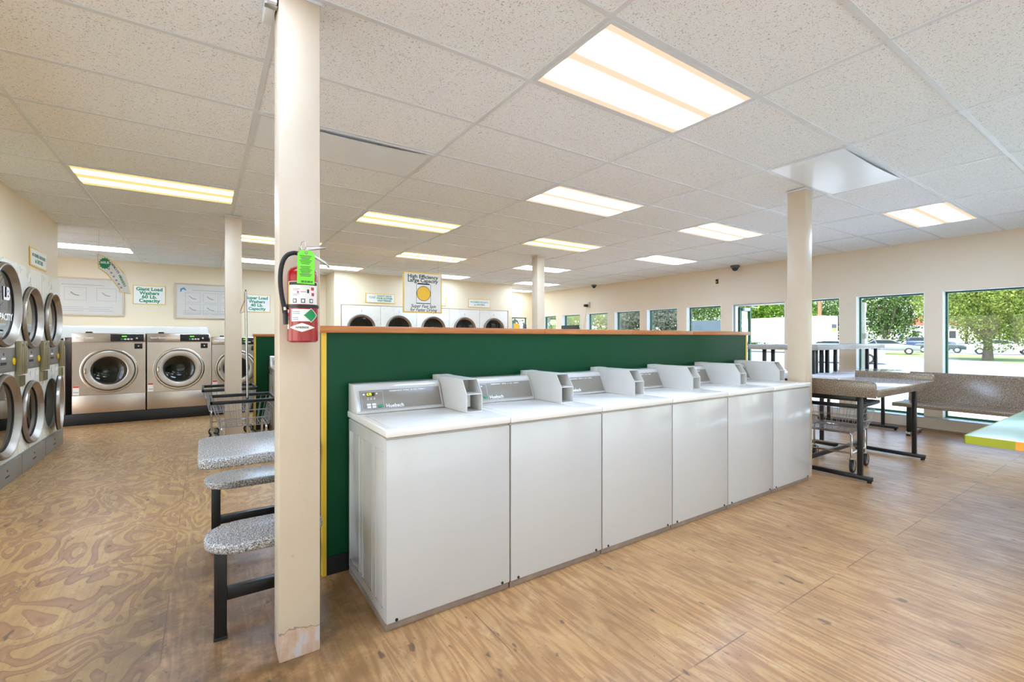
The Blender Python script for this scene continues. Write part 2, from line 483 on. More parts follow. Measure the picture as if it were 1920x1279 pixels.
    def build(self, name, mat, parent=None, smooth=True, ang=35):
        me = bpy.data.meshes.new(name)
        bm = self.bm
        if smooth:
            lim = math.radians(ang)
            for f in bm.faces: f.smooth = True
            for e in bm.edges:
                if len(e.link_faces) == 2 and e.calc_face_angle(0) > lim: e.smooth = False
                elif len(e.link_faces) != 2: e.smooth = False
        bm.to_mesh(me); bm.free()
        me.materials.append(M[mat] if isinstance(mat, str) else mat)
        o = bpy.data.objects.new(name, me)
        COL.objects.link(o)
        if parent is not None: o.parent = parent
        return o

def tag(o, label=None, cat=None, group=None, kind=None):
    if label: o['label'] = label
    if cat: o['category'] = cat
    if group: o['group'] = group
    if kind: o['kind'] = kind
    if kind == 'stuff': tag(o, 'strip of green grass between the road and the parked cars', 'grass')
    return o

def thing(name, label, cat, loc=(0, 0, 0), rz=0.0, group=None):
    o = bpy.data.objects.new(name, None)
    o.empty_display_size = 0.1
    COL.objects.link(o)
    o.location = loc; o.rotation_euler = (0, 0, rz)
    return tag(o, label, cat, group)

def struct(name, mb, mat, parent=None):
    o = mb.build(name, mat, parent)
    if parent is None: o['kind'] = 'structure'
    return o

def copy_tree(o, parent=None):
    c = o.copy(); COL.objects.link(c)
    if parent is not None: c.parent = parent
    for ch in list(o.children): copy_tree(ch, c)
    return c

def text_mesh(body, size, bold=0.0, shear=0.0, depth=0.0006, space=1.0, align='CENTER'):
    cu = bpy.data.curves.new('txt', 'FONT')
    cu.body = body; cu.size = size; cu.align_x = align; cu.align_y = 'CENTER'
    cu.extrude = depth; cu.offset = bold; cu.shear = shear; cu.space_character = space
    cu.resolution_u = 3
    ob = bpy.data.objects.new('txt', cu); COL.objects.link(ob)
    dg = bpy.context.evaluated_depsgraph_get()
    me = bpy.data.meshes.new_from_object(ob.evaluated_get(dg))
    bpy.data.objects.remove(ob); bpy.data.curves.remove(cu)
    return me

def lettering(name, body, size, mat, parent, origin, xdir=(1, 0, 0), up=(0, 0, 1), bold=0.0, shear=0.0, space=1.0, width=None, align='CENTER', bend=None):
    me = text_mesh(body, size, bold, shear, space=space, align=align)
    if width:
        xs = [v.co.x for v in me.vertices]
        k = width / (max(xs) - min(xs))
        for v in me.vertices: v.co.x *= k
    if bend:
        for v in me.vertices:
            a = v.co.x / bend
            v.co = Vector((math.sin(a) * (bend + v.co.z), v.co.y, math.cos(a) * (bend + v.co.z) - bend))
    X = Vector(xdir).normalized(); U = Vector(up).normalized(); N = X.cross(U)
    m = Matrix((X, U, N)).transposed().to_4x4()
    m.translation = Vector(origin)
    me.transform(m)
    me.name = name
    me.materials.clear(); me.materials.append(M[mat])
    o = bpy.data.objects.new(name, me); COL.objects.link(o)
    if parent is not None: o.parent = parent
    return o

HC = 2.7253
# ------------------------------------------------------------------ shell
struct('floor', MB().box(-3.6, -5.0, -0.06, 8.56, 11.9, 0.0), 'floor')
struct('ceiling', MB().box(-3.6, -5.0, HC + 0.006, 8.95, 11.95, HC + 0.06), 'tile')
GX, GY = 1.4824, 1.44
rows = [-10 + k for k in range(19)] + [9.45, 10.45, 11.45, 12.45, 12.95, 13.95, 14.95]
g = MB()
for k in range(-4, 7):
    x = GX + 1.2192 * k
    if -3.5 < x < 8.7: g.box(x - 0.0125, -4.9, HC, x + 0.0125, 11.75, HC + 0.008)
for j in rows:
    y = GY + 0.6096 * j
    g.box(-3.5, y - 0.0125, HC + 0.0005, 8.74, y + 0.0125, HC + 0.008)
struct('trim_1', g, 'tbar')

# window wall (runs along y at x = 8.75)
WX = 8.75
wins = [(-3.0, -2.15), (-1.95, -1.1), (-0.9, -0.05), (0.15, 1.0), (1.21, 2.06), (2.259, 3.108), (3.341, 4.0), (4.2, 5.206), (5.445, 6.257), (6.489, 7.34), (7.547, 8.38), (8.609, 9.42), (9.675, 10.47), (10.735, 11.4)]
w = MB()
w.box(WX, -5.0, 1.985, WX + 0.2, 11.95, HC + 0.05)
w.box(WX, -5.0, -0.3, WX + 0.2, 11.95, 0.17)
ys = [-5.0] + [v for p in wins for v in p] + [11.95]
for a, b in zip(ys[0::2], ys[1::2]):
    w.box(WX, a, 0.17, WX + 0.2, b, 1.985)
struct('wall_right', w, 'wallwin')
c = MB().box(8.56, -5.0, -0.06, WX, 11.79, 0.165, 0.004)
struct('trim_2', c, 'curb')
struct('trim_3', MB().box(8.58, -5.0, 0.165, WX, 11.79, 0.178, 0.003), 'alu')
struct('baseboard_right', MB().box(8.548, -4.9, 0.0, 8.56, 11.79, 0.03), 'rail')
jl = MB()  # added liners, their white painted in place of daylight on the jambs
for a, b in wins:
    jl.box(WX - 0.002, b - 0.006, 0.178, WX + 0.115, b - 0.0005, 1.983); jl.box(WX - 0.002, a + 0.0005, 0.178, WX + 0.115, a + 0.006, 1.983)
    jl.box(WX - 0.002, a + 0.006, 1.977, WX + 0.115, b - 0.006, 1.983)
struct('trim_jamb_lit', jl, 'jamblit')
for i, (a, b) in enumerate(wins):
    if i == 7: continue
    f = MB()
    x0, x1 = WX + 0.12, WX + 0.165
    fw = 0.028
    f.box(x0, a, 0.17, x1, a + fw, 1.985); f.box(x0, b - fw, 0.17, x1, b, 1.985)
    f.box(x0, a + fw, 1.985 - fw, x1, b - fw, 1.985); f.box(x0, a + fw, 0.17, x1, b - fw, 0.17 + fw)
    fo = struct('window_%d' % (i + 1), f, 'framegreen')
    MB().box(x0 + 0.02, a + fw, 0.17 + fw, x0 + 0.026, b - fw, 1.985 - fw).build('pane', 'pane', fo)
# entrance door frame and the open leaf
d = MB()
a, b = wins[7]
d.box(WX + 0.05, a + 0.0065, 0.0, WX + 0.15, a + 0.04, 1.985); d.box(WX + 0.05, b - 0.04, 0.0, WX + 0.15, b - 0.0065, 1.976)
d.box(WX + 0.05, a + 0.04, 1.945, WX + 0.15, b - 0.04, 1.976)
do = struct('door_1', d, 'alu')
lf = MB()
lx0, lx1, ly0, ly1 = 8.915, 9.34, 5.145, 5.19
for q in ((lx0, lx0 + 0.07), (lx1 - 0.05, lx1)):
    lf.box(q[0], ly0, 0.18, q[1], ly1, 1.93)
lf.box(lx0 + 0.07, ly0, 1.86, lx1 - 0.05, ly1, 1.93); lf.box(lx0 + 0.07, ly0, 0.18, lx1 - 0.05, ly1, 0.40)
lo = lf.build('door_leaf', 'framegreen', do)
MB().box(lx0 + 0.07, ly0 + 0.018, 0.40, lx1 - 0.05, ly0 + 0.026, 1.86).build('pane', 'pane', lo)
cl = MB().box(9.0, 5.10, 1.865, 9.22, 5.143, 1.925, 0.008)
cl.tube([(9.2, 5.09, 1.93), (9.32, 5.02, 1.93), (9.05, 4.98, 1.94)], 0.009)
cl.build('door_closer', 'whitem', lo)

# back-left wall, bulkheads, far wall, left wall, wall behind the camera
struct('wall_back', MB().box(-3.6, 11.0, 0, 2.279, 11.15, HC + 0.05), 'wall')
struct('wall_back_left', MB().box(-3.6, 8.3, 0, -3.5, 11.0, HC + 0.05), 'wall')
wl = MB().box(-2.6, -5.0, 2.036, -1.53, 7.95, HC + 0.05).box(-2.6, 7.90, 0, -2.45, 7.95, 2.036)
struct('wall_left', wl, 'wall')
wn = MB().box(-1.62, -5.0, -0.3, -1.53, 5.50, 0.25).box(-1.62, 4.60, 0.25, -1.53, 5.50, 2.036).box(-2.5, 5.42, 0.0, -1.50, 5.527, 2.034)
for k in range(5): wn.box(-1.62, -5.0 + 2.4 * k - (0.0 if k == 0 else 0.1), 0.25, -1.53, -4.9 + 2.4 * k, 2.036)
struct('wall_left_front', wn, 'wall')
for k in range(4):  # invented windows out of view, added so daylight reaches the ceiling
    f = MB(); a, b = -4.9 + 2.4 * k, -2.7 + 2.4 * k
    f.box(-1.60, a, 0.25, -1.56, a + 0.04, 2.036).box(-1.60, b - 0.04, 0.25, -1.56, b, 2.036).box(-1.60, a + 0.04, 0.25, -1.56, b - 0.04, 0.29).box(-1.60, a + 0.04, 1.996, -1.56, b - 0.04, 2.036)
    fo = struct('window_%d' % (40 + k), f, 'framegreen')
    MB().box(-1.585, a + 0.04, 0.29, -1.58, b - 0.04, 1.996).build('pane', 'pane', fo)
struct('wall_back_centre', MB().box(2.28, 10.2, 2.034, 6.80, 11.85, HC + 0.05), 'wall')
struct('wall_back_return', MB().box(2.28, 10.2, 0, 2.415, 11.85, 2.034), 'wall')
struct('wall_back_return_right', MB().box(6.68, 10.2, 0, 6.80, 11.85, 2.034), 'wall')
wf = MB().box(6.80, 11.8, 0, 7.79, 11.95, HC + 0.05).box(8.44, 11.8, 0, WX, 11.95, HC + 0.05).box(7.79, 11.8, 1.955, 8.44, 11.95, HC + 0.05).box(7.79, 11.8, 0, 8.44, 11.95, 1.2)
struct('wall_back_right', wf, 'wall')
f = MB().box(7.79, 11.86, 1.2, 7.82, 11.90, 1.955).box(8.41, 11.86, 1.2, 8.44, 11.90, 1.955).box(7.82, 11.86, 1.925, 8.41, 11.90, 1.955).box(7.82, 11.86, 1.2, 8.41, 11.90, 1.23)
fo = struct('window_20', f, 'framegreen')
MB().box(7.82, 11.875, 1.23, 8.41, 11.881, 1.925).build('pane', 'pane', fo)
wfr = MB().box(-3.6, -5.1, 2.0, 8.95, -5.0, HC + 0.05).box(-3.6, -5.1, -0.3, 8.95, -5.0, 0.2)
for k in range(6): wfr.box(-3.6 + 2.46 * k, -5.1, 0.2, -3.35 + 2.46 * k, -5.0, 2.0)
struct('wall_front', wfr, 'wall')
for k in range(5):  # invented windows behind the camera, added for more daylight on the ceiling
    f = MB()
    a, b = -3.35 + 2.46 * k, -1.14 + 2.46 * k
    f.box(a, -5.08, 0.2, a + 0.04, -5.04, 2.0).box(b - 0.04, -5.08, 0.2, b, -5.04, 2.0).box(a + 0.04, -5.08, 1.96, b - 0.04, -5.04, 2.0).box(a + 0.04, -5.08, 0.2, b - 0.04, -5.04, 0.24)
    fo = struct('window_%d' % (30 + k), f, 'framegreen')
    MB().box(a + 0.04, -5.065, 0.24, b - 0.04, -5.06, 1.96).build('pane', 'pane', fo)
struct('trim_4', MB().box(-3.5, 10.62, 0.0, 0.06, 10.999, 1.53, 0.04, 3), 'ivory')

# pillars
def pillar(x0, y0, x1, y1, label):
    t = thing('pillar', label, 'pillar', (x0, y0, 0))
    MB().box(0, 0, 0, x1 - x0, y1 - y0, HC - 0.001, 0.004, 2).build('post', 'pillar', t)
    mb = MB().box(-0.006, -0.006, HC - 0.014, x1 - x0 + 0.006, y1 - y0 + 0.006, HC - 0.0012)
    mb.build('ceiling_collar', 'tbar', t)
    return t
pillar(0.249, 2.064, 0.404, 2.215, 'near cream pillar carrying the red fire extinguisher, paint peeling at its foot')
pillar(4.676, 2.064, 4.812, 2.225, 'beige square pillar at the far right end of the white washer row')
pillar(0.192, 6.20, 0.358, 6.36, 'pale pillar behind the wire carts in front of the steel washers')
pillar(4.695, 6.265, 4.85, 6.42, 'slim beige pillar rising behind the long green partition')

# ------------------------------------------------------------------ ceiling lights
def troffer(x, y, label, lens, group):
    t = thing('ceiling_light', label, 'ceiling light', (x + 0.6096, y + 0.3048, HC), 0, group)
    f = MB()
    a, b, e = 0.5965, 0.2915, 0.018
    f.box(-a, -b, -0.004, a, -b + e, 0.004); f.box(-a, b - e, -0.004, a, b, 0.004)
    f.box(-a, -b + e, -0.004, -a + e, b - e, 0.004); f.box(a - e, -b + e, -0.004, a, b - e, 0.004)
    f.build('frame', 'tbar', t)
    MB().box(-a + e, -b + e, -0.0015, a - e, b - e, 0.003).build('diffuser', lens, t)
    return t
def cellxy(i, j): return GX + 1.2192 * i, GY + 0.6096 * j
W_, Y_, F_ = 'diff_white', 'diff_warm', 'diff_far'
LG = 'fluorescent ceiling lights'
for i, j, lens, lab in [
    (0, 0, W_, 'large bright ceiling light nearest overhead, above the white washers'),
    (4, 0, W_, 'white ceiling light at the far right, nearest the big windows'),
    (-2, 0, W_, 'ceiling light just outside the view at upper left'),
    (1, 3, W_, 'ceiling light above the middle of the green partition'),
    (3, 3, W_, 'peach toned ceiling light left of the square beige pillar'),
    (-2, 6, Y_, 'long yellow ceiling light at left, before the pale pillar'),
    (0, 6, Y_, 'yellow ceiling light right of the extinguisher pillar, above the hanging sign'),
    (2, 6, Y_, 'yellow ceiling light above the slim beige pillar'),
    (4, 6, W_, 'small white ceiling light nearest the dome cameras'),
    (-1, 9.45, Y_, 'ceiling light between the pale pillar and the extinguisher pillar, nearer one'),
    (1, 9.45, Y_, 'dim yellow ceiling light directly above the hanging washer sign'),
    (3, 9.45, W_, 'white ceiling light crossing behind the slim beige pillar'),
    (-3, 12.95, F_, 'white ceiling light at far left above the framed notice board'),
    (-1, 12.95, F_, 'ceiling light behind the pale pillar, farther one'),
    (0, 12.95, Y_, 'far ceiling light beside the extinguisher handle'),
    (2, 12.95, F_, 'far ceiling light half hidden behind the hanging sign'),
    (4.2, 12.95, F_, 'small far ceiling light low behind the slim beige pillar'),
    (-1, -3, W_, 'ceiling light behind the viewpoint, left of three'),
    (1, -3, W_, 'ceiling light behind the viewpoint, middle of three'),
    (3, -3, W_, 'ceiling light behind the viewpoint, right of three'),
    (0, -6, W_, 'ceiling light at the rear of the room, left of three'),
    (2, -6, W_, 'ceiling light at the rear of the room, middle of three'),
    (4, -6, W_, 'ceiling light at the rear of the room, right of three')]:
    x, y = cellxy(i, j)
    troffer(x, y, lab, lens, LG)
troffer(7.0, 11.05, 'tiny farthest ceiling light in the corner recess', Y_, LG)
def panel(i, j, lab):
    x, y = cellxy(i, j)
    t = thing('ceiling_lens_panel', lab, 'ceiling panel', (x + 0.6096, y + 0.3048, HC), 0, 'unlit ceiling panels')
    a, b, e = 0.5965, 0.2915, 0.02
    f = MB()
    f.box(-a, -b, -0.006, a, -b + e, 0.004); f.box(-a, b - e, -0.006, a, b, 0.004)
    f.box(-a, -b + e, -0.006, -a + e, b - e, 0.004); f.box(a - e, -b + e, -0.006, a, b - e, 0.004)
    f.build('frame', 'tbar', t)
    bm = bmesh.new(); nx, ny = 20, 10
    vs = [[bm.verts.new((-a + e + (2 * a - 2 * e) * p / nx, -b + e + (2 * b - 2 * e) * q / ny,
           -0.004 - 0.020 * math.sin(PI * p / nx) ** 0.8 * (0.55 + 0.45 * math.cos(PI * (q / ny - 0.2))) )) for q in range(ny + 1)] for p in range(nx + 1)]
    for p in range(nx):
        for q in range(ny):
            bm.faces.new((vs[p][q], vs[p][q + 1], vs[p + 1][q + 1], vs[p + 1][q]))
    mb = MB(); mb.bm.free(); mb.bm = bm
    mb.build('lens', 'lensoff', t)
panel(-1, 3, 'unlit white sagging ceiling panel behind the extinguisher pillar')
panel(2, 0, 'unlit white ceiling panel touching the top of the square beige pillar')

# ------------------------------------------------------------------ partitions
def partition(name, label, x0, x1, y, depth, ztop=1.343):
    t = thing(name, label, 'partition', (x0, y, 0))
    L = x1 - x0
    MB().box(0.022, 0, 0.10, L - 0.022, depth, ztop).build('panel', 'green', t)
    MB().box(0.02, -0.004, 0.0, L - 0.02, depth + 0.004, 0.10).build('baseboard', 'black', t)
    for a, b in ((0, 0.022), (L - 0.022, L)):
        MB().box(a, -0.006, 0.0, b, 0.024, ztop).build('corner_trim', 'yellow', t)
        MB().box(a, depth - 0.024, 0.0, b, depth + 0.006, ztop).build('corner_trim', 'yellow', t)
        MB().box(a, 0.024, 0.0, b, depth - 0.024, ztop).build('end_panel', 'greenend', t)
    xs = [-0.014, L * 0.36, L * 0.58, L * 0.775, L + 0.05]
    for a, b in zip(xs[:-1], xs[1:]):
        MB().box(a + 0.0008, -0.022, ztop, b - 0.0008, depth + 0.022, ztop + 0.038, 0.003).build('cap_board', 'wood', t)
    return t
partition('partition', 'long dark green partition with wooden cap behind the white washers', 0.537, 4.789, 2.69, 0.125)
partition('partition', 'green partition end with yellow corner trim behind the wire carts', 0.585, 4.8, 7.50, 0.125, 1.335)

# ------------------------------------------------------------------ top-loading washers
def top_washer():
    t = thing('top_loading_washer', '', 'washing machine', (0, 0, 0), 0, 'white top-loading washers along the green partition')
    W = 0.664
    cb = MB().box(0.003, 0.0, 0.032, W - 0.003, 0.634, 0.864, 0.006)
    for (a, b) in ((0.03, 0.14), (0.20, 0.36), (0.42, 0.60)):
        fr = [(a, 0.09), (b, 0.09), (b, 0.80), (a, 0.80)]
        cb.tube([(0.003, p[0], p[1]) for p in fr], 0.0022, 6, True)
    cab = cb.build('cabinet', 'white', t)
    MB().box(0.004, -0.012, 0.036, W - 0.004, -0.0005, 0.858, 0.004).build('front_panel', 'white', t)
    br = MB().box(0.004, 0.0, 0.0, W - 0.004, 0.63, 0.031, 0.002)
    br.build('base_rail', 'rail', t)
    for x in (0.05, W - 0.05): MB().lathe([(0, -0.016), (0.007, -0.015), (0.007, -0.011)], 'y', 12, (x, 0, 0.046)).build('screw', 'black', t)
    MB().box(0.0005, -0.018, 0.867, W - 0.0005, 0.655, 0.905, 0.008, 3).build('top_panel', 'whitelit', t)
    MB().box(0.03, 0.012, 0.9055, 0.492, 0.42, 0.9085, 0.0012).build('lid', 'whitelit', t)
    # console
    y0, z0 = 0.468, 0.906
    prof = [(y0 - 0.004, z0), (y0 - 0.004, z0 + 0.012), (y0 + 0.052, 1.040), (y0 + 0.060, 1.052), (y0 + 0.075, 1.060), (0.632, 1.060), (0.632, z0)]
    con = MB().prism(prof, 0.002, 0.508, 'x', 0.004).build('control_console', 'white', t)
    O = Vector((0, y0 - 0.004, z0 + 0.012)); U = Vector((0, 0.056, 0.122)).normalized(); X = Vector((1, 0, 0)); N = X.cross(U)
    FM = Matrix((X, U, N)).transposed().to_4x4(); FM.translation = O
    MB().box(0.026, 0.006, 0.0, 0.494, 0.118, 0.0030, 0.001, mat=FM).build('control_panel', 'taupe', con)
    bd = MB()
    for a in ((0.024, 0.004, 0.496, 0.007), (0.024, 0.117, 0.496, 0.120), (0.024, 0.007, 0.027, 0.117), (0.493, 0.007, 0.496, 0.117),
              (0.034, 0.012, 0.036, 0.112), (0.152, 0.012, 0.154, 0.112), (0.036, 0.110, 0.152, 0.112), (0.036, 0.012, 0.152, 0.014)):
        bd.box(a[0], a[1], 0.0, a[2], a[3], 0.0042, mat=FM)
    bd.build('panel_border', 'alu', con)
    MB().box(0.062, 0.084, 0.003, 0.108, 0.104, 0.0045, mat=FM).build('display', 'black', con)
    lettering('display_digits', '8.75', 0.019, 'led', con, FM @ Vector((0.078, 0.094, 0.0050)), X, U, 0.0006, width=0.026)
    for bx, by in ((0.070, 0.036), (0.098, 0.036), (0.070, 0.022), (0.098, 0.022)):
        MB().box(bx - 0.011, by - 0.006, 0.003, bx + 0.011, by + 0.006, 0.0068, 0.0018, mat=FM).build('cycle_button', 'btn', con)
    MB().lathe([(0, 0.0072), (0.011, 0.0068), (0.013, 0.003)], 'z', 20, mat=FM @ Matrix.Translation((0.132, 0.025, 0)) @ Matrix.Diagonal((1, 0.75, 1, 1))).build('start_button', 'btngreen', con)
    ic = MB()
    for k in range(3):
        ic.box(0.064 + 0.018 * k, 0.066, 0.003, 0.074 + 0.018 * k, 0.068, 0.0036, mat=FM)
        ic.box(0.067 + 0.018 * k, 0.072, 0.003, 0.071 + 0.018 * k, 0.075, 0.0036, mat=FM)
    ic.box(0.044, 0.092, 0.003, 0.054, 0.100, 0.0036, mat=FM); ic.box(0.116, 0.094, 0.003, 0.124, 0.101, 0.0036, mat=FM)
    ic.build('panel_marks', 'lettering', con)
    lettering('nameplate', 'Huebsch', 0.030, 'lettering', con, FM @ Vector((0.214, 0.022, 0.0036)), X, U, 0.0005, width=0.100)
    lettering('panel_lettering', 'PERMANENT  PRESS  &  ALL  FABRIC', 0.0085, 'lettering', con, FM @ Vector((0.30, 0.107, 0.0036)), X, U, 0.0002, space=1.25, width=0.215)
    MB().lathe([(0, 1.0615), (0.005, 1.061), (0.005, 1.056)], 'z', 12, (0.30, 0.552, 0)).build('lock_screw', 'black', con)
    # coin box chassis
    cbx = MB()
    a, b = 0.512, 0.610
    side = [(0.187, z0), (0.187, 1.006), (0.243, 1.086), (0.56, 1.086), (0.56, z0)]
    cbx.prism(side, a, a + 0.004, 'x'); cbx.prism(side, b - 0.004, b, 'x')
    cbx.box(a + 0.004, 0.236, 1.082, b - 0.004, 0.56, 1.086)
    cbx.box(a + 0.004, 0.187, z0, b - 0.004, 0.56, z0 + 0.006)
    cbx.box(a + 0.004, 0.345, z0 + 0.006, b - 0.004, 0.35, 1.082)
    cbx.box(a - 0.003, 0.5605, z0, b, 0.632, 1.088, 0.002)
    cbo = cbx.build('coin_box', 'whitem', t)
    MB().box(a + 0.005, 0.190, 1.003, b - 0.005, 0.344, 1.008).build('coin_shelf', 'whitem', cbo)
    MB().box(a + 0.008, 0.270, z0 + 0.02, b - 0.03, 0.275, z0 + 0.09, 0.001).build('lock_plate', 'card', cbo)
    MB().lathe([(0, 0.266), (0.007, 0.267), (0.008, 0.270)], 'y', 16, (a + 0.035, 0, z0 + 0.055)).build('lock', 'dgrey', cbo)
    MB().box(a + 0.0055, 0.262, 1.02, a + 0.012, 0.268, 1.07).build('guide_strip', 'dgrey', cbo)
    return t
tw = top_washer()
labs = ['white top-loading washer nearest the cream extinguisher pillar, first in the row',
        'white top-loading washer, second in the row from the extinguisher pillar',
        'white top-loading washer, third in the row from the extinguisher pillar',
        'white top-loading washer, fourth in the row from the extinguisher pillar',
        'white top-loading washer, last but one before the square beige pillar',
        'white top-loading washer at the far right end beside the square beige pillar']
for k in range(6):
    o = tw if k == 0 else copy_tree(tw)
    o.location = (0.668 + 0.665 * k, 2.0255, 0)
    o['label'] = labs[k]
o = copy_tree(tw); o.location = (0.77, 6.84, 0)
o['label'] = 'pale washer edge glimpsed left of the extinguisher pillar before the yellow trim'
o['group'] = 'washers along the far green partition'

# ------------------------------------------------------------------ dryers (front is -y, base at local origin)
def dryer(name, label, group, wd, up, lo, depth=0.85, zt=2.03, letters=False, slides=(True, True), openlow=0.0):
    """up / lo = (centre x, centre z, ring radius)"""
    t = thing(name, label, 'dryer', (0, 0, 0), 0, group)
    cb = MB().box(0.002, 0.62, 0.0, wd - 0.002, depth, zt)
    for z in (0.192, 0.985, 1.235, zt - 0.03):
        cb.box(0.004, 0.03, z, wd - 0.004, 0.62, z + 0.012)
    cb.box(0.002, 0.03, 0, 0.012, 0.62, zt).box(wd - 0.012, 0.03, 0, wd - 0.002, 0.62, zt)
    cb.build('cabinet', 'ivory', t)
    for nm, (cx, cz, r), z0, z1 in (('upper_panel', up, 1.222, zt), ('lower_panel', lo, 0.188, 1.0)):
        MB().plate_hole(0.003, z0, wd - 0.003, z1, 0.0, 0.028, (cx, cz, r * 0.90)).build(nm, 'ivory', t, False)
        mk = MB().box(cx - 0.003, -0.001, cz + r + 0.045, cx + 0.003, 0.0005, min(cz + r + 0.10, z1 - 0.01))
        mk.build('number_mark', 'inkblack', t)
        dr = MB().lathe([(r * 0.92, 0.10), (r * 0.92, 0.50), (0.02, 0.56), (0, 0.56)], 'y', 40, (cx, 0, cz))
        dr.build('drum', 'drum', t)
        ring = MB().lathe([(r * 0.97, 0.0), (r, -0.004), (r * 1.0, -0.030), (r * 0.985, -0.040), (r * 0.955, -0.042), (r * 0.93, -0.036), (r * 0.835, 0.004), (r * 0.82, 0.006)], 'y', 72)
        rg = ring.build('door', 'satin', t)
        rg.location = (cx, 0, cz)
        MB().lathe([(r * 0.985, -0.0005), (r * 1.012, -0.002), (r * 1.012, -0.012), (r * 1.002, -0.013)], 'y', 64).build('gasket', 'rubber', rg)
        MB().lathe([(r * 0.832, 0.003), (r * 0.80, 0.000), (r * 0.79, 0.008)], 'y', 64).build('glass_seal', 'rubber', rg)
        MB().lathe([(r * 0.80, 0.009), (0, 0.004)], 'y', 48).build('door_glass', 'darkglass', rg)
        if letters and nm == 'upper_panel':
            lettering('door_lettering', 'LB', 0.16, 'lettering', rg, (0.10, 0.001, 0.10), bold=0.006)
            lettering('door_lettering', 'CAPACITY', 0.085, 'lettering', rg, (0.02, 0.001, -0.11), bold=0.003, width=0.46)
        if nm == 'lower_panel' and openlow:
            rg.matrix_local = Matrix.Translation((cx + r, -0.012, cz)) @ Matrix.Rotation(openlow, 4, 'Z') @ Matrix.Translation((-r, 0, 0))
    cp = MB().box(0.004, -0.004, 1.003, wd - 0.004, 0.028, 1.219, 0.002).build('control_panel', 'grey', t)
    MB().box(wd / 2 - 0.07, -0.006, 1.07, wd / 2 + 0.07, -0.0042, 1.095).build('fare_slot', 'inkblack', cp)
    MB().box(wd / 2 - 0.05, -0.0052, 1.12, wd / 2 + 0.05, -0.0042, 1.138).build('nameplate', 'lettering', cp)
    MB().box(wd / 2 - 0.008, -0.006, 1.155, wd / 2 + 0.008, -0.0042, 1.18).build('indicator', 'inkblack', cp)
    MB().box(wd / 2 - 0.08, -0.0050, 1.035, wd / 2 + 0.08, -0.0042, 1.041).build('panel_line', 'inkgrey', cp)
    for x, on in ((0.055, slides[0]), (wd - 0.055, slides[1])):
        if not on: continue
        s = 1 if x < wd / 2 else -1
        sl = MB().box(x - 0.040, -0.045, 0.965, x + 0.040, -0.005, 1.285, 0.006)
        so = sl.build('coin_slide', 'khaki', t)
        MB().box(x - 0.005, -0.047, 1.235, x + 0.005, -0.0455, 1.26).build('coin_slot', 'inkblack', so)
        MB().box(x - 0.016, -0.0475, 1.00, x + 0.016, -0.0455, 1.20, 0.001).build('slide_plate', 'khaki', so)
        cup = MB().box(x - 0.036, -0.03, 0.845, x - 0.028, -0.003, 0.95).box(x + 0.028, -0.03, 0.845, x + 0.036, -0.003, 0.95)
        cup.box(x - 0.028, -0.03, 0.845, x + 0.028, -0.003, 0.853).box(x - 0.028, -0.010, 0.853, x + 0.028, -0.003, 0.95)
        cup.build('coin_return', 'khaki', t)
        MB().lathe([(0, -0.012), (0.034, -0.011), (0.036, -0.005)], 'y', 16, (x + s * 0.085, 0, 1.115 + 0.02 * s)).build('turn_dial', 'dial', cp)
    tp = MB().box(0.003, -0.028, 0.0, wd - 0.003, 0.028, 0.184, 0.003).build('toe_panel', 'grey', t)
    MB().box(wd / 2 - 0.05, -0.0295, 0.065, wd / 2 + 0.05, -0.0282, 0.078).build('pull_slot', 'inkblack', tp)
    MB().lathe([(0, -0.0305), (0.010, -0.030), (0.010, -0.028)], 'y', 12, (wd / 2, 0, 0.125)).build('lock', 'inkblack', tp)
    return t
GL = 'stacked dryers along the left wall'
o = dryer('stacked_dryer', 'large stacked tumble dryer at the left picture edge, lettering on its glass', GL, 0.80, (0.40, 1.612, 0.376), (0.40, 0.610, 0.376), letters=True, slides=(False, True))
o.location = (-1.497, 5.53, 0); o.rotation_euler = (0, 0, PI / 2)
o = dryer('stacked_dryer', 'middle stacked tumble dryer in the left wall, both round doors shut', GL, 0.775, (0.375, 1.525, 0.314), (0.375, 0.555, 0.318))
o.location = (-1.497, 6.333, 0); o.rotation_euler = (0, 0, PI / 2)
o = dryer('stacked_dryer', 'stacked tumble dryer at the wall end, its lower door ajar', GL, 0.775, (0.375, 1.525, 0.314), (0.375, 0.555, 0.316), openlow=math.radians(7))
o.location = (-1.497, 7.112, 0); o.rotation_euler = (0, 0, PI / 2)
GB = 'stacked dryers along the back wall'
dl = ['first from the left, behind the green partition', 'second from the left, below the please sign', 'middle one, below the hanging sign',
      'fourth from the left, behind the partition', 'rightmost, beside the slim beige pillar']
bd0 = dryer('stacked_dryer', '', GB, 0.846, (0.423, 1.527, 0.305), (0.423, 0.555, 0.305))
for k, cx in enumerate((2.853, 3.70, 4.547, 5.395, 6.243)):
    o = bd0 if k == 0 else copy_tree(bd0)
    o.location = (cx - 0.423, 10.21, 0)
    o['label'] = 'white back-wall dryer with round door, ' + dl[k]

